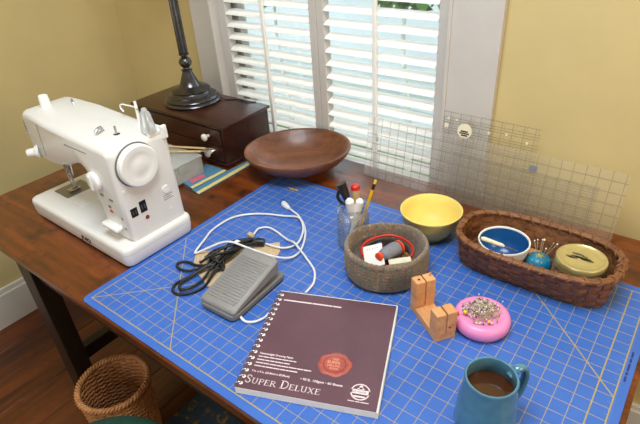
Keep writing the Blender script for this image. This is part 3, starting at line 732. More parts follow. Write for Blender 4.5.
bc = thing('black_power_cord', 'bundled black power cord tied in loops beside the gray pedal', 'cord', (5.5, 8.5, 0)); o8 = Vector((5.5, 8.5, 0))
loops = [
 [(6.6, 12.6, .4), (6.0, 11.2, .45), (5.8, 9.6, .5), (5.6, 8.2, .45), (4.6, 7.5, .3), (3.5, 7.5, .16), (2.8, 7.2, .16), (2.7, 6.7, .16), (3.3, 6.4, .16), (4.4, 6.6, .25), (5.4, 7.4, .5), (6.2, 8.8, .6), (6.3, 10.4, .6), (6.2, 11.8, .6), (6.7, 12.9, .5)],
 [(6.3, 12.4, .7), (5.9, 10.4, .72), (5.8, 8.6, .62), (5.4, 7.0, .4), (4.9, 5.9, .16), (4.7, 4.9, .16), (5.2, 4.2, .16), (6.0, 4.2, .16), (6.7, 4.9, .16), (7.0, 6.0, .18), (6.6, 7.4, .4), (6.3, 8.9, .8), (6.1, 10.6, .8), (6.8, 12.4, .6)],
 [(5.8, 11.4, .8), (5.9, 9.2, .8), (5.5, 7.4, .5), (5.15, 6.0, .3), (5.2, 5.0, .3), (5.7, 4.6, .3), (6.2, 5.0, .3), (6.4, 6.2, .3), (6.2, 7.6, .6), (6.0, 9.6, .95), (6.4, 11.6, .8), (7.1, 12.6, .5)],
 [(5.2, 10.4, .8), (4.9, 9.4, .9), (5.3, 8.6, 1.0), (6.0, 8.3, .9), (6.1, 9.0, .95), (5.6, 10.0, 1.0), (5.2, 10.8, .9), (5.4, 11.6, .8), (6.2, 12.6, .7)],
 [(4.2, 8.6, .3), (4.6, 9.4, .5), (5.4, 10.4, .9), (6.0, 11.6, 1.0), (6.5, 12.3, .9), (6.2, 11.2, 1.1), (5.6, 9.9, 1.15), (5.2, 8.6, 1.0), (4.8, 7.8, .6), (4.3, 8.0, .3)],
 [(6.9, 8.2, .3), (6.2, 9.0, .7), (5.3, 9.3, 1.1), (4.6, 9.2, .7), (4.4, 8.7, .4), (5.0, 8.4, .8), (5.9, 8.9, 1.2), (6.4, 10.0, 1.1), (6.7, 11.4, .9), (6.9, 12.2, .7)],
 [(5.0, 8.9, .4), (5.2, 8.1, .3), (6.0, 7.8, .5), (6.6, 8.0, .5), (6.7, 8.6, .3)]]
for L in loops: MB().tube(spline(rel(L), 6), .115, 8).build('cable', M['blackrub'], bc, smooth=80)
MB().box(-.25, .45, 2.5, 3.0, .86, 1.14, .08, m=Matrix.Translation((.3, -.1, 0))).build('tag', M['white_cord'], bc)
MB().tube(rel([(6.4, 12.2, .5), (6.8, 12.7, .5), (7.3, 13.0, .45)]), [.2, .42, .36], 10).build('plug', M['blackrub'], bc, smooth=60)
MB().tube([Vector((.35, -.2, .55)) + Vector((.62 * math.cos(a), .1 * math.sin(a), .5 * math.sin(a))) for a in [2 * PI * i / 14 for i in range(14)]], .1, 6, closed=True).build('tie', M['blackrub'], bc, smooth=60)

# ================================================================== NOTEBOOK
NA = math.atan2(3.53, 8.48)
nbk = thing('spiral_notebook', 'maroon spiral-bound sketch pad at the front edge of the mat', 'notebook', (16.55, .05, 0), NA)
MB().box(.02, 9.25, 0, 9.48, .02, .06).build('back_cover', M['paper'], nbk)
pg = MB()
for i in range(7): z = .06 + i * .07; pg.box(.04 + .01 * (i % 2), 9.2 + .02 * (i % 3), .01 * (i % 2), 9.45 - .02 * (i % 3), z, z + .066)
pg.build('pages', M['paper'], nbk)
MB().box(.0, 9.15, .02, 9.36, .552, .585, .008, 1).build('cover', M['cover'], nbk)
coil = None
for i in range(17):
    yy = .38 + i * (9.0 - .45) / 16
    pts = [(.16 + .27 * math.cos(a), .05 * math.cos(a), .34 + .31 * math.sin(a)) for a in [2 * PI * q / 14 for q in range(14)]]
    if coil is None: coil = MB().tube(pts, .055, 6, closed=True).build('coil_ring', M['steel'], nbk, (0, yy, 0), smooth=80); c0 = coil
    else: c = c0.copy(); COL.objects.link(c); c.location = (0, yy * S, 0)
    if i == 0: hole = MB().lathe([(.13, 0), (.13, .004)], 10).build('punched_hole', M['paper'], nbk, (.33, yy, .585))
    else: c = hole.copy(); COL.objects.link(c); c.location = (.33 * S, yy * S, .585 * S)
ZT = .5875
# serif capitals drawn with strokes
GL = {'S': [([(.52, .78), (.47, .92), (.32, .97), (.14, .9), (.1, .74), (.22, .6), (.42, .45), (.52, .28), (.46, .1), (.28, .02), (.12, .08), (.06, .24)], .1)],
 'U': [([(.14, .97), (.14, .3), (.22, .08), (.4, .03), (.56, .1), (.62, .3), (.62, .97)], .1), ([(.0, .97), (.28, .97)], .06), ([(.5, .97), (.74, .97)], .06)],
 'P': [([(.14, 0), (.14, .97)], .13), ([(.14, .95), (.4, .95), (.56, .84), (.57, .64), (.42, .5), (.14, .48)], .08), ([(.0, .03), (.3, .03)], .06)],
 'E': [([(.14, 0), (.14, .97)], .13), ([(.02, .95), (.54, .95), (.54, .82)], .06), ([(.14, .52), (.44, .52)], .06), ([(.02, .03), (.56, .03), (.6, .18)], .06)],
 'R': [([(.14, 0), (.14, .97)], .13), ([(.02, .95), (.4, .95), (.55, .84), (.55, .64), (.4, .52), (.14, .5)], .08), ([(.34, .5), (.66, .03), (.74, .03)], .11), ([(.0, .03), (.28, .03)], .06)],
 'D': [([(.14, 0), (.14, .97)], .13), ([(.0, .95), (.4, .95), (.66, .78), (.72, .5), (.64, .2), (.4, .03), (.0, .03)], .09)],
 'L': [([(.14, 0), (.14, .97)], .13), ([(.0, .95), (.28, .95)], .06), ([(.0, .03), (.52, .03), (.56, .2)], .06)],
 'X': [([(.1, .95), (.62, .03)], .13), ([(.62, .95), (.1, .03)], .07), ([(.0, .95), (.22, .95)], .06), ([(.5, .95), (.72, .95)], .06), ([(.0, .03), (.22, .03)], .06), ([(.5, .03), (.74, .03)], .06)]}
GW = {'S': .68, 'U': .86, 'P': .7, 'E': .72, 'R': .84, 'D': .86, 'L': .68, 'X': .84}
def strokes(m, ch, x, y, hgt, w=1.0):
    for line, wd in GL[ch]:
        for a, b in zip(line[:-1], line[1:]):
            a = Vector(a); b = Vector(b); d = (b - a).normalized(); n = Vector((-d.y, d.x)) * wd / 2; e = d * .02
            q = [a - n - e, b - n + e, b + n + e, a + n - e]
            m.add([(x + p.x * hgt * w, y + p.y * hgt, 0) for p in q], [(0, 1, 2, 3)])
    return x + GW[ch] * hgt * w
m = MB(); xx = .5
for ch_, hg in zip('SUPER DELUXE', (.62, .44, .44, .44, .44, 0, .62, .44, .44, .44, .44, .44)):
    if ch_ == ' ': xx += .24; continue
    xx = strokes(m, ch_, xx, .5, hg, 1.24 if hg < .6 else 1.08)
m.build('title_lettering', M['print'], nbk, (0, 0, ZT))
def bars(name, x0, y, widths, hgt, gap=.06):
    m = MB(); x = x0
    for w_ in widths: m.add([(x, y, 0), (x + w_, y, 0), (x + w_, y + hgt, 0), (x, y + hgt, 0)], [(0, 1, 2, 3)]); x += w_ + gap
    return m.build(name, M['print'], nbk, (0, 0, ZT))
bars('header_print', .62, 8.36, (2.25, 1.55, .62), .13, .05)
text_part('fine_print', 'Heavyweight Drawing Paper', .22, M['print'], nbk, (.66, 2.95, ZT), xscale=.95, bold=.006)
rg = random.Random(3)
for i, L_ in enumerate((2.75, 2.3, 3.7, 3.0)):
    ws = []; 
    while sum(ws) + .05 * len(ws) < L_: ws.append(rg.uniform(.22, .6))
    bars('fine_print', .66, 2.7 - i * .27, ws, .08, .035)
text_part('size_print', '9 in. x 9 in. (22.86cm x 22.86cm)', .2, M['print'], nbk, (.66, 1.42, ZT), xscale=.98, bold=.006)
text_part('size_print', '\u2022 93 lb. 150gsm \u2022 60 Sheets', .24, M['print'], nbk, (4.0, 1.4, ZT), xscale=1.05, bold=.006)
# wax seal
sl = MB(); ring0 = []
for j in range(36):
    a = 2 * PI * j / 36; r = 1.0 + .035 * math.sin(5 * a + 1) + .03 * math.sin(8 * a); ring0.append((r * 1.12 * math.cos(a), r * math.sin(a)))
sl.loft([[(a, b, 0) for a, b in ring0], [(a * .93, b * .93, .05) for a, b in ring0], [(a * .78, b * .78, .055) for a, b in ring0], [(a * .74, b * .74, .03) for a, b in ring0]], True, True, True)
so = sl.build('wax_seal', M['seal'], nbk, (5.9, 3.05, ZT), smooth=50)
MB().lathe([(.7, 0), (.7, .004), (.64, .004), (.64, 0)], 30, cap0=False, cap1=False, sx=1.1).build('seal_ring', M['seal2'], so, (0, 0, .034))
for s_, yy, xo, z_ in (('THE', .3, -.2, .2), ('SUPER', .02, -.52, .3), ('DELUXE', -.22, -.48, .22), ('BOOK', -.45, -.26, .2)):
    text_part('seal_lettering', s_, z_ * 1.05, M['sealtext'], so, (xo, yy, .038), bold=.005)
# round company emblem
lg = MB().lathe([(.62, 0), (.62, .003), (.54, .003), (.54, 0)], 32, cap0=False, cap1=False).build('round_emblem', M['print'], nbk, (7.95, 1.25, ZT))
m = MB(); m.add([(-.62, -.16, 0), (.62, -.16, 0), (.62, .16, 0), (-.62, .16, 0)], [(0, 1, 2, 3)]); m.build('emblem_band', M['print'], lg, (0, 0, .003))
text_part('emblem_lettering', 'BEE PAPER', .2, M['cover'], lg, (-.56, -.08, .006), xscale=1.0)
m = MB(); m.add([(.12 * math.cos(2 * PI * i / 12), .36 + .15 * math.sin(2 * PI * i / 12), 0) for i in range(12)], [tuple(range(12))])
m.add([(-.26, .2, 0), (.26, .2, 0), (.12, .34, 0), (-.12, .34, 0)], [(0, 1, 2, 3)]); m.add([(-.4, -.3, 0), (.4, -.3, 0), (.3, -.42, 0), (-.3, -.42, 0)], [(0, 1, 2, 3)])
m.build('emblem_bee', M['print'], lg, (0, 0, .003))
bars('emblem_caption', 7.3, .48, (.4, .3, .5), .06, .05)

# ================================================================== JAR OF PENS
JX, JY = 13.85, 17.7
jr = thing('glass_jar', 'clear glass jar holding pens and scissors on the blue mat', 'jar', (JX, JY, 0))
op = [(1.28, 0), (1.4, .08), (1.42, .4), (1.42, 2.9), (1.38, 3.15), (1.24, 3.35), (1.22, 3.45), (1.34, 3.5), (1.34, 3.62), (1.24, 3.68), (1.24, 4.0), (1.28, 4.05)]
ip = [(1.18, 4.05), (1.14, 3.98), (1.14, 3.4), (1.3, 3.1), (1.33, 2.9), (1.33, .4), (1.25, .15), (.02, .12)]
MB().lathe(op + ip, 36).build('jar_body', M['jar'], jr, smooth=50)
def at_jar(dx, dy, z=.2): return (JX + dx, JY + dy, z)
def stick(name, label, cat, p0, p1, parts):
    # parts: (t0, t1, r0, r1, material, partname)
    a = Vector(p0); b = Vector(p1); L = (b - a).length
    q = (b - a).to_track_quat('Z', 'Y').to_euler()
    t = thing(name, label, cat, p0, rot=q)
    for i, (t0, t1, r0, r1, mt, nm) in enumerate(parts): MB().tube([(0, 0, t0 * L), (0, 0, (t0 + t1) / 2 * L), (0, 0, t1 * L)], [r0, (r0 + r1) / 2, r1], 10).build(nm, mt, t, smooth=50)
    return t
stick('pencil', 'yellow pencil with black band leaning out of the glass jar', 'pencil', (JX + .1, JY + .1, .3), (JX + 1.5, JY + 1.3, 6.3), [(0, .06, .03, .13, M['lightwood'], 'point'), (.06, .86, .14, .14, M['yellow'], 'shaft'), (.86, .95, .15, .15, M['black'], 'band'), (.95, 1, .13, .12, M['eraser'], 'eraser')])
stick('marker_pen', 'thick white capped marker pen at front of the glass jar', 'pen', (JX + .3, JY + .2, .25), (JX + .25, JY - .85, 5.15), [(0, .6, .28, .3, M['white'], 'barrel'), (.6, .96, .4, .38, M['white'], 'cap'), (.96, 1, .38, .22, M['white'], 'cap_end')])
stick('marker_pen', 'white capped marker pen leaning right in the glass jar', 'pen', (JX - .1, JY - .5, .25), (JX + 1.0, JY - .3, 5.1), [(0, .6, .24, .26, M['white'], 'barrel'), (.6, .96, .36, .34, M['white'], 'cap'), (.96, 1, .34, .2, M['white'], 'cap_end')])
stick('red_tipped_tool', 'tan wooden handled tool with red end in the glass jar', 'tool', (JX + .1, JY + .5, .25), (JX - .2, JY + .75, 5.65), [(0, .7, .1, .26, M['bamboo'], 'shaft'), (.7, .92, .32, .38, M['bamboo'], 'handle'), (.92, .98, .4, .4, M['red'], 'red_end'), (.98, 1, .4, .28, M['red'], 'end_cap')])
sz = thing('scissors', 'black handled scissors standing in the glass jar', 'scissors', (JX - .35, JY + .2, .25))
MB().box(-.12, .12, -.03, .03, .1, 3.6, .02).build('blade', M['steel'], sz, rot=(0, math.radians(-4), 0))
MB().tube(spline([(.0, -.1, 3.2), (-.2, -.2, 4.2), (-.5, -.2, 4.9), (-.8, -.2, 5.6)], 5), [.28 + .02 * i for i in range(16)], 10, flat=.8).build('handle', M['black'], sz, smooth=60)
MB().tube(spline([(-.25, -.4, 3.9), (-.6, -.55, 4.0), (-.9, -.6, 4.4), (-.8, -.5, 5.0), (-.4, -.4, 5.0), (-.15, -.3, 4.4)], 5, True), .15, 8, closed=True).build('finger_loop', M['black'], sz, smooth=60)

# ================================================================== FELTED KNIT BASKET
KX, KY = 18.25, 15.95
kb = thing('felted_basket', 'round gray brown felted wool basket in the middle of the mat', 'basket', (KX, KY, 0))
def ring_k(r, z, wob=0, ph=0, n=132):
    out = []
    for j in range(n):
        a = 2 * PI * j / n; e = 1 + .035 * math.cos(2 * (a - math.radians(35)))
        rr = r * e * (1 + wob * (math.sin(3 * a + ph) * .5 + math.sin(7 * a + 2 * ph) * .25)) * 1.03 + .035 * math.sin(44 * a + z * 22)
        zz = z * 1.06 + (.12 * math.sin(2 * a + .6) * (z / 2.7)); out.append((rr * math.cos(a), rr * math.sin(a), zz))
    return out
rings = [ring_k(r, z, .02, z) for r, z in [(2.5, 0.02), (2.85, .08), (3.02, .3)]]
nrow = 15
for i in range(nrow): z = .4 + i * (2.1 / nrow); rings.append(ring_k(3.08 + .1 * math.sin(i / nrow * PI) + .05 * (-1) ** i, z, .02, z))
rings += [ring_k(r, z, .02, 2.5) for r, z in [(3.12, 2.62), (3.02, 2.76), (2.94, 2.78), (2.86, 2.66), (2.82, 2.2), (2.78, 1.2), (2.6, .5), (2.3, .28)]]
MB().loft(rings, True, True, True).build('wool_body', M['knit'], kb, smooth=180)
# contents
rt = tag(MB().tube(ring_k(1.95, 0, .01, 0, 40), .11, 8, closed=True).build('red_wire_ring', M['red'], None, (KX - .15, KY + .35, 1.85), (math.radians(4), 0, 0), smooth=60), 'red plastic ring lying inside the felted basket', 'ring')
tin = thing('notions_tray', 'shallow dark tray of sewing bits inside the felted basket', 'tray', (KX - .15, KY + .35, .32))
MB().lathe([(1.7, 0), (1.85, .1), (1.9, 1.3), (1.82, 1.3), (1.76, .15), (.02, .12)], 30).build('tray_body', mat('dark_fabric', srgb(66, 56, 52), .9, var=.4, scale=4), tin, smooth=50)
rg = random.Random(11)
cols = ['cream', 'black', 'white', 'pinbrass', 'bamboo', 'gthread', 'red', 'seal2', 'tan', 'teal']
for i in range(26):
    a = rg.uniform(0, 2 * PI); r = 1.45 * math.sqrt(rg.random()); c_ = cols[i % len(cols)]
    m = MB()
    if i % 3 == 0: m.lathe([(.22, 0), (.22, .12), (.08, .14), (.08, .3), (.22, .32), (.22, .42)], 12)
    elif i % 3 == 1: m.box(-.32, .32, -.09, .09, 0, .12, .03)
    else: m.lathe([(.12, 0), (.18, .1), (.18, .22), (.1, .3)], 10)
    word = {0: 'bobbin', 1: 'clip', 2: 'bead'}[i % 3]
    cn = {'cream': 'cream', 'black': 'black', 'white': 'white', 'pinbrass': 'brass', 'bamboo': 'tan', 'gthread': 'gray', 'red': 'red', 'seal2': 'dark red', 'tan': 'beige', 'teal': 'teal'}[c_]
    tag(m.build('sewing_' + word, M[c_], None, (KX - .15 + r * math.cos(a), KY + .35 + r * math.sin(a), 1.15 + .1 * (i % 4)), (rg.uniform(-.6, .6), rg.uniform(-.6, .6), rg.uniform(0, 3)), smooth=50), 'tiny %s sewing %s heaped in the felted basket' % (cn, word), word, 'small notions in the felted basket')
sp = thing('thread_spool', 'gray thread spool with orange ends lying in the felted basket', 'spool', (KX + .35, KY - .1, 2.15), rot=Vector((-.25, -1, .12)).to_track_quat('Z', 'Y').to_euler())
sp.scale = (.82, .82, .88)
MB().lathe([(.3, -1.1), (.75, -.95), (.8, -.7), (.66, .6), (.5, 1.0), (.3, 1.1)], 20).build('thread', M['gthread'], sp, smooth=60)
MB().lathe([(.3, -1.4), (.7, -1.38), (.78, -1.3), (.78, -1.15), (.4, -1.05)], 18).build('end_cap', M['orange'], sp, smooth=40)
MB().lathe([(.3, 1.0), (.4, 1.1), (.42, 1.2), (.42, 1.45), (.14, 1.5)], 18).build('end_cap', M['orange'], sp, smooth=40)
pcard = MB().box(-.8, .8, -.95, .95, -.02, .02, .01, 1)
pco = tag(pcard.build('needle_card', M['white'], None, (KX - .45, KY - 1.2, 2.15), (math.radians(30), math.radians(-18), math.radians(30))), 'white card with tiny dots leaning in the felted basket', 'card')
m = MB()
for i in range(5): m.lathe([(.035, .021), (.035, .024)], 8, (-.45 + .22 * i, .62, 0))
m.build('dots', M['black'], pco)
tag(MB().box(-.9, .9, -.35, .35, -.16, .16, .1, 2).build('chalk_block', M['cream'], None, (KX + 1.55, KY - .5, 1.95), (0, math.radians(-6), math.radians(38)), smooth=40), 'cream colored block at the right in the felted basket', 'block')

# ================================================================== YELLOW BOWL
yb = thing('yellow_bowl', 'small glossy yellow ceramic bowl in front of the rulers', 'bowl', (18.8, 22.7, 0))
MB().lathe([(1.3, .05), (1.35, 0), (1.45, 0), (1.47, .2), (1.7, .36), (2.22, 1.0), (2.54, 1.85), (2.64, 2.4), (2.72, 2.5), (2.72, 2.64), (2.62, 2.68), (2.52, 2.6), (2.42, 1.85), (2.12, 1.05), (1.55, .46), (.9, .3), (.02, .27)], 48).build('bowl_body', M['yellowglaze'], yb, smooth=50)
for i, (a, r) in enumerate(((.5, .4), (2.2, .5), (4.0, .3), (5.4, .7))):
    tag(MB().sphere((0, 0, 0), .1, 10, 6, .5).build('button', M['seal'], None, (18.75 + r * math.cos(a), 22.7 + r * math.sin(a), .36)), 'tiny reddish button at the bottom of the yellow bowl', 'button', 'buttons in the yellow bowl')

# ================================================================== LONG WOVEN BASKET
BX, BY, BR = 28.05, 22.0, math.radians(.8)
lb_ = thing('woven_basket', 'long oval brown woven splint basket holding sewing things', 'basket', (BX, BY, 0), BR)
def sup(a_, b_, t, e=.69):
    c, s_ = math.cos(t), math.sin(t)
    return Vector((a_ * math.copysign(abs(c) ** e, c), b_ * math.copysign(abs(s_) ** e, s_), 0))
def arclen_params(a_, b_, n, e=.69):
    K = 720; P = [sup(a_, b_, 2 * PI * i / K, e) for i in range(K + 1)]; L = [0]
    for i in range(K): L.append(L[-1] + (P[i + 1] - P[i]).length)
    out = []; j = 0
    for i in range(n):
        tg = L[-1] * i / n
        while L[j + 1] < tg: j += 1
        out.append(2 * PI * (j + (tg - L[j]) / max(L[j + 1] - L[j], 1e-9)) / K)
    return out
NS = 34; HB = 2.9
def half(z): k_ = (z / HB) ** .75; return 5.5 + .42 * k_, 2.1 + 1.05 * k_
par = arclen_params(5.7, 2.7, NS * 4, .6)
def wall_pt(t, z, off=0):
    a_, b_ = half(z); p = sup(a_, b_, t, .5 + .19 * z / HB); d = Vector((p.x / a_ ** 2, p.y / b_ ** 2, 0)).normalized()
    return p + d * off + Vector((0, 0, z))
# bottom
m = MB(); m.loft([[wall_pt(t, 0, -.05) + Vector((0, 0, .02)) for t in par], [wall_pt(t, 0, -.05) + Vector((0, 0, .12)) for t in par]], True, True, True); m.build('bottom', M['splint'], lb_)
# upright stakes
for i in range(NS):
    t = par[i * 4]; t2 = par[(i * 4 + 1) % len(par)]; tm = par[i * 4 - 1]
    rg_ = []
    for z in (.05, .7, 1.5, 2.3, HB - .05):
        c = wall_pt(t, z); tang = (wall_pt(t2, z) - wall_pt(tm, z)).normalized(); nr = Vector((tang.y, -tang.x, 0))
        w_, h_ = .3, .035; rg_.append([c + tang * w_ + nr * h_, c - tang * w_ + nr * h_, c - tang * w_ - nr * h_, c + tang * w_ - nr * h_])
    MB().loft(rg_, True, True, True).build('stake', M['splint'], lb_)
NR = 7; rh = HB / NR
for r in range(NR):
    z0 = r * rh + .02; z1 = z0 + rh * .93; rings = [[], [], [], []]
    for i in range(NS * 4):
        ph = math.cos(PI * (i / 4 + r)); off = .1 * ph
        for q, (z, oo) in enumerate(((z0, off + .03), (z1, off + .03), (z1, off - .03), (z0, off - .03))): rings[q].append(wall_pt(par[i], z, oo))
    MB().loft(rings, True, wrap=True).build('weaver', M['splint'], lb_, smooth=60)
rim = MB(); rim.tube([wall_pt(t, HB, .1) + Vector((0, 0, .02)) for t in par], .17, 8, closed=True); rim.tube([wall_pt(t, HB, -.12) + Vector((0, 0, .02)) for t in par], .15, 8, closed=True)
ro = rim.build('rim', M['splint'], lb_, smooth=60)
for i in range(NS):
    t = par[i * 4]; tn = par[(i * 4 + 2) % len(par)]; pts = []
    for q in range(10):
        a = 2 * PI * q / 10; f_ = q / 10; tt = t + ((tn - t) % (2 * PI)) * (.5 + .5 * math.cos(a)) * .8
        pts.append(wall_pt(tt, HB, .33 * math.cos(a + 1.2)) + Vector((0, 0, .02 + .21 * math.sin(a + 1.2))))
    MB().tube(pts, .075, 5, closed=True).build('lashing', M['splint'], ro, smooth=60)
# contents
blb = thing('blue_bowl', 'small bowl blue inside with white rim in the woven basket', 'bowl', (25.75, 21.5, .25))
MB().lathe([(1.0, 0), (1.05, .1), (1.5, .6), (1.88, 1.6), (2.0, 2.35)], 40, cap1=False).build('outer_wall', M['white'], blb, smooth=50)
MB().lathe([(2.0, 2.35), (1.98, 2.43), (1.88, 2.41), (1.86, 2.3)], 40, cap0=False, cap1=False).build('rim', M['white'], blb, smooth=50)
MB().lathe([(1.86, 2.3), (1.76, 1.6), (1.35, .7), (.8, .4), (.02, .36)], 40, cap0=False).build('inner_glaze', M['blueglaze'], blb, smooth=60)
stick('seam_ripper', 'cream handled seam ripper resting across the blue bowl', 'seam ripper', (24.2, 20.55, 2.85), (27.0, 21.2, 2.25), [(0, .08, .1, .2, M['cream'], 'handle_end'), (.08, .58, .2, .17, M['cream'], 'handle'), (.58, .64, .17, .08, M['cream'], 'collar'), (.64, 1.0, .045, .03, M['dsteel'], 'blade')])
tp = thing('tomato_pincushion', 'small teal pincushion with olive top stuck with pins in the woven basket', 'pincushion', (28.5, 21.9, .3))
m = MB(); prof_ = [(.3, .02), (.75, .1), (1.0, .55), (1.02, 1.0), (.85, 1.45), (.5, 1.7), (.02, 1.72)]
rings = []
for r_, z_ in prof_: rings.append([(r_ * (1 - .06 * abs(math.cos(3 * a)) ** 6) * math.cos(a), r_ * (1 - .06 * abs(math.cos(3 * a)) ** 6) * math.sin(a), z_) for a in [2 * PI * j / 36 for j in range(36)]])
m.loft(rings, True, True, True).build('cushion', M['teal'], tp, smooth=60)
m = MB(); rr_ = []
for k_, z_ in ((1, 1.66), (.5, 1.78), (.02, 1.8)): rr_.append([((.42 + .22 * math.cos(6 * a)) * k_ * 1.25 * math.cos(a), (.42 + .22 * math.cos(6 * a)) * k_ * 1.25 * math.sin(a), z_ - .22 * k_ * (.42 + .3 * math.cos(6 * a))) for a in [2 * PI * j / 36 for j in range(36)]])
m.loft(rr_, True).build('leaf_top', M['olivefelt'], tp, smooth=60)
def pin(name, label, group, base, tip, headm, hr=.07, cat='pin', shaft=.018):
    m = MB(); d = Vector(tip) - Vector(base); m.cyl((0, 0, 0), d, shaft, shaft, 5); m.cur = 1; m.sphere(d, hr, 8, 6)
    return tag(m.build(name, [M['pinshaft'], headm], None, base, smooth=60), label, cat, group)
for i, (dx, dy, tx, ty, L_, hm) in enumerate(((.05, .05, .05, .1, 1.5, 'cream'), (-.25, 0, -.4, .1, 1.35, 'pinwhite'), (.3, .15, .7, .3, 1.3, 'pinbrass'), (-.35, .25, -.7, .5, .9, 'pinwhite'), (.2, -.2, .35, -.1, .9, 'pinwhite'), (-.1, .3, -.2, .8, 1.0, 'pinwhite'), (.35, .3, .9, .8, 1.0, 'pinwhite'))):
    pin('sewing_pin', {'cream': 'tallest cream-headed pin standing in the teal pincushion', 'pinwhite': 'white-headed pin stuck in the teal pincushion', 'pinbrass': 'brass-headed pin leaning right in the teal pincushion'}[hm], 'pins in the teal pincushion', (28.5 + dx, 21.9 + dy, 1.9), (28.5 + tx, 21.9 + ty, 1.95 + L_), M[hm], .1 if hm == 'cream' else .07)
tag(MB().box(-.7, .7, -.5, .5, 0, .6, .2, 3).build('wooden_block', M['lightwood'], None, (27.6, 23.3, .6), (0, .2, .3), smooth=40), 'pale wooden block behind the teal pincushion in the woven basket', 'block')
gj = thing('gold_lidded_jar', 'short glass jar with gold screw lid in the woven basket', 'jar', (31.35, 22.05, .5))
MB().lathe([(1.5, 0), (1.65, .1), (1.7, .3), (1.7, 1.7), (1.55, 1.9)], 40).build('jar_body', M['jar'], gj, smooth=50)
lid = MB().lathe([(1.78, 1.72), (1.8, 1.75), (1.8, 2.3), (1.74, 2.4), (1.62, 2.42), (1.52, 2.34), (1.2, 2.33), (.02, 2.33)], 48).build('lid', M['gold'], gj, smooth=40)
MB().lathe([(1.84, 1.78), (1.86, 1.84), (1.84, 1.9)], 48, cap0=False, cap1=False).build('lid_bead', M['gold'], gj, smooth=60)
m = MB(); rg = random.Random(5)
for i in range(9):
    a = rg.uniform(0, 6.28); r = rg.uniform(0, .65); w_ = rg.uniform(.15, .4)
    m.add([(-.2 + 1.3 * r * math.cos(a) + 1.3 * w_ * math.cos(q), r * .6 * math.sin(a) + w_ * .45 * math.sin(q), 0) for q in [2 * PI * j / 10 for j in range(10)]], [tuple(range(10))])
m.build('lid_print', mat('worn_print', srgb(112, 104, 72), .5, .4), lid, (0, 0, 2.334))

# ================================================================== PINK PINCUSHION
PX, PY = 27.05, 14.35
pk = thing('pink_pincushion', 'round pink magnetic pincushion piled with pins', 'pincushion', (PX, PY, 0))
MB().lathe([(1.55, 0), (1.75, .08), (1.95, .4), (1.98, .75), (1.88, 1.05), (1.68, 1.2), (1.5, 1.2), (1.2, 1.08), (.6, 1.0), (.02, .98)], 48).build('dish', M['pink'], pk, smooth=70)
rg = random.Random(21)
hm_l = ['pinwhite'] * 6 + ['pinbrass'] * 5 + ['pinpurple'] * 2 + ['steel'] * 1
nm = {'pinwhite': 'white', 'pinbrass': 'brass', 'pinpurple': 'dark purple', 'steel': 'silver', 'pinyellow': 'yellow', 'pinred': 'red'}
for i in range(190):
    a = rg.uniform(0, 2 * PI); r = 1.42 * rg.random() ** .6; hgt = 1.14 + .95 * max(0, 1 - r / 1.15) * rg.uniform(.5, 1.0) + .08
    b = rg.uniform(0, 2 * PI); L_ = rg.uniform(.5, .9); hm = hm_l[rg.randrange(len(hm_l))]
    head = Vector((PX - .1 + r * math.cos(a), PY + .12 + r * math.sin(a), hgt))
    tail = head + Vector((L_ * math.cos(b) * .8 - (r * math.cos(a)) * .5, L_ * math.sin(b) * .8 - (r * math.sin(a)) * .5, -rg.uniform(.02, .35)))
    tail.z = max(tail.z, 1.1)
    pin('sewing_pin', '%s-headed sewing pin in the pile on the pink pincushion' % nm[hm], 'pins piled on the pink pincushion', tail, head, M[hm], .055 if hm != 'steel' else .035)
pin('sewing_pin', 'large yellow-headed pin at left of the pink pincushion', None, (PX - .2, PY - .6, 1.15), (PX - .95, PY - .85, 1.42), M['pinyellow'], .14)
pin('sewing_pin', 'yellow-headed pin at the front of the pink pincushion', None, (PX + .5, PY - .1, 1.2), (PX + .75, PY - .75, 1.36), M['pinyellow'], .1)
pin('sewing_pin', 'large red-headed pin beside the pale wooden stand', None, (PX - 1.0, PY - .9, 1.2), (PX - 1.35, PY - 1.15, 1.36), M['pinred'], .14)
pin('sewing_pin', 'white-headed pin standing up at the back of the pink pincushion', None, (PX - .75, PY + .95, 1.15), (PX - .75, PY + 1.05, 1.75), M['pinwhite'], .06)
pin('sewing_pin', 'white-headed pin standing up at the right of the pink pincushion', None, (PX + .75, PY + 1.0, 1.15), (PX + .95, PY + 1.15, 1.85), M['pinwhite'], .05)

# ================================================================== WOODEN U-SHAPED STAND
ua = math.atan2(-2.05, 3.0)
us = thing('wooden_stand', 'pale wooden U-shaped stand with two slotted posts beside the pincushion', 'stand', (24.0, 12.8, 0), ua)
LW = M['lightwood']
MB().box(-1.85, 1.95, -.05 - .78, -.05 + .78, 0, .6, .04).build('base_bar', LW, us)
def upright(x0, x1, ht):
    # two cheeks with a slot between, running across y
    g = .05
    MB().box(x0, x1, -.83, -g - .05, .6, ht, .05).build('cheek', LW, us); MB().box(x0, x1, g - .05, .73, .6, ht, .05).build('cheek', LW, us)
    MB().box(x0 + .3, x1 - .1, -g - .05, g - .05, .6, ht - .25).build('slot_web', M['lightwood'], us)
upright(-1.85, -1.0, 2.95); upright(1.05, 2.0, 2.42)
MB().cyl((-1.5, .5, 2.93), (-1.5, .5, 3.25), .09, .07, 8).build('peg', LW, us); MB().cyl((-1.4, -.45, 2.93), (-1.4, -.45, 2.96), .1, .1, 10).build('hole', M['chest'], us)
MB().cyl((1.99, .2, 1.15), (2.05, .2, 1.15), .09, .09, 8).build('screw', M['seal2'], us)

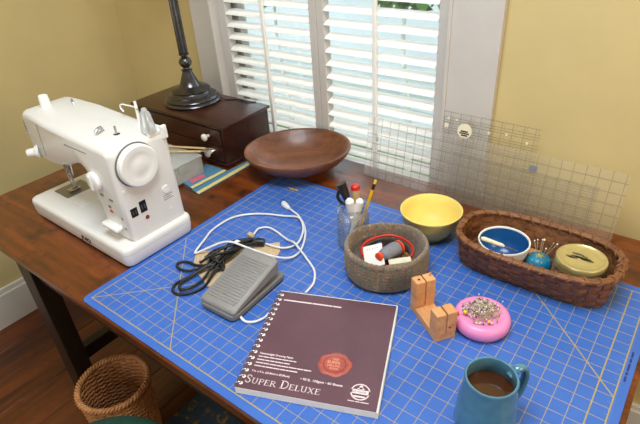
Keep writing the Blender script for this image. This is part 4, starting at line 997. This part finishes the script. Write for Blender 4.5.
# ================================================================== MUG
MX, MY = 30.3, 6.95
mg = thing('coffee_mug', 'blue glazed stoneware mug of coffee at the front of the mat', 'mug', (MX, MY, 0))
MB().lathe([(1.55, 0), (1.7, .08), (1.74, .5), (1.7, 1.3), (1.58, 2.4), (1.46, 3.3), (1.42, 3.8), (1.46, 3.95), (1.42, 4.02), (1.32, 4.0), (1.28, 3.85), (1.32, 3.3), (1.42, 2.4), (1.52, 1.3), (1.5, .5), (.02, .3)], 56).build('mug_body', M['mugglaze'], mg, smooth=60)
hd = [(1.3, 0, 3.45), (1.7, 0, 3.85), (2.15, 0, 3.75), (2.4, 0, 3.2), (2.4, 0, 2.4), (2.15, 0, 1.6), (1.6, 0, 1.05)]
MB().tube(spline(hd, 5), .27, 12, m=rot3(0, 0, math.radians(58)), flat=.75).build('handle', M['mugglaze'], mg, smooth=80)
tag(MB().lathe([(1.43, 0), (1.36, .7), (1.355, .72), (.02, .72)], 40).build('coffee', M['coffee'], None, (MX, MY, 2.2), smooth=60), 'brown coffee filling the blue mug', 'coffee')

# ================================================================== RULERS leaning at the window casing
def ruler(name, label, x0, w, h, y0, z0, tilt, rz, matk, th=.11):
    t = thing(name, label, 'ruler', (x0, y0, z0), rot=(-tilt, 0, rz), group='clear rulers leaning by the window')
    MB().box(0, w, 0, th, 0, h, .015, 1).build('acrylic_sheet', M[matk], t); return t
r1 = ruler('quilting_ruler', 'longest clear acrylic quilting ruler leaning in front', 7.35, 25.0, 6.55, 29.3, -.05, math.radians(9.5), math.radians(-1.1), 'ruler')
text_part('lettering', '24', .5, M['black'], r1, (1.15, -.012, 4.6), rot=(PI / 2, PI / 2, 0))
m = MB().box(0, .7, -.012, -.006, 0, .55); m.build('lettering_block', M['gthread'], r1, (17.2, 0, 4.9))
r2 = ruler('square_ruler', 'square clear ruler with round cream emblem, tallest of the rulers', 15.6, 9.2, 8.55, 29.55, -.05, math.radians(9.5), math.radians(-1.1), 'ruler2')
e = MB().lathe([(.72, 0), (.72, .012)], 28, m=rot3(PI / 2, 0, 0)).build('round_emblem', M['cream'], r2, (2.35, -.004, 7.0))
bm_ = MB(); bm_.box(-.38, .34, -.02, -.013, -.12, .02); bm_.box(-.5, .5, -.02, -.013, -.3, -.17); bm_.box(-.3, .36, -.02, -.013, -.5, -.36); bm_.build('emblem_print', M['black'], e)
for x_, z_, w_ in ((.45, 7.8, .22), (.25, 7.0, .4), (1.3, 7.8, .2), (4.6, 7.2, .2), (6.2, 7.4, .2), (8.1, 7.0, .22)): MB().box(x_, x_ + w_, -.014, -.006, z_, z_ + w_).build('number_print', M['cream'], r2)
r3 = ruler('fine_ruler', 'shorter clear ruler with fine close lines between the other two', 17.2, 13.2, 4.9, 29.3, -.05, math.radians(9.5), math.radians(-1.1), 'ruler3')

# ================================================================== UNDER AND BEFORE THE TABLE
wk = thing('wicker_wastebasket', 'round honey-brown wicker wastebasket on the floor under the table', 'wastebasket', (-4.5, .55, -FZ))
R0, R1, HW = 2.7, 3.4, 11.0
def wr(z): return R0 + (R1 - R0) * (z / HW) ** .9
NSW = 28
stk = None
for i in range(NSW):
    a = 2 * PI * i / NSW
    c = MB().tube([(wr(z) * math.cos(a), wr(z) * math.sin(a), z) for z in (0.1, 3, 6, 9, HW)], .11, 6).build('stake', M['wicker'], wk, smooth=80) if stk is None else stk.copy()
    if stk is None: stk = c
    else: COL.objects.link(c); c.rotation_euler = (0, 0, a)
m = MB(); row = 0; z = .2
while z < HW - .2:
    pts = []
    for j in range(NSW * 2):
        a = 2 * PI * j / (NSW * 2); off = .11 * math.cos(PI * (j + row) ) if False else .12 * math.cos(PI * (j / 2 + row)); pts.append(((wr(z) + off) * math.cos(a), (wr(z) + off) * math.sin(a), z))
    m.tube(pts, .135, 5, closed=True); z += .26; row += 1
m.build('weave', M['wicker'], wk, smooth=80)['kind'] = 'stuff'
MB().lathe([(R0, .05), (R0, .2), (.02, .2)], 40).build('bottom', M['wicker'], wk)
m = MB()
for s_ in range(3):
    pts = []
    for j in range(120):
        a = 2 * PI * j / 120; ph = 20 * a + s_ * 2.094; pts.append(((R1 + .05 + .2 * math.cos(ph)) * math.cos(a), (R1 + .05 + .2 * math.cos(ph)) * math.sin(a), HW + .1 + .2 * math.sin(ph)))
    m.tube(pts, .15, 6, closed=True)
m.build('braided_rim', M['wicker'], wk, smooth=80)

gs = thing('round_stool', 'stool with dark green round padded seat in front of the table', 'stool', (7.6, -7.35, -FZ))
MB().lathe([(5.9, 14.3), (6.2, 14.5), (6.25, 15.6), (5.9, 16.1), (4.8, 16.35), (.02, 16.45)], 48).build('seat', M['green'], gs, smooth=60)
MB().lathe([(5.7, 13.6), (5.8, 14.3)], 40).build('seat_frame', M['dark_wood'], gs)
for i in range(4):
    a = PI / 4 + i * PI / 2; MB().cyl((4.2 * math.cos(a), 4.2 * math.sin(a), 13.7), (5.4 * math.cos(a), 5.4 * math.sin(a), 0), .6, .45, 12).build('leg', M['dark_wood'], gs, smooth=60)
rgm = MB().prism(rrect(-4.5, 16, 3.2, 20, .3), 0, .3, .08)
tag(rgm.build('floor_rug', M['rug'], None, (0, 0, -FZ)), 'blue rug with gold pattern on the floor under the table', 'rug')
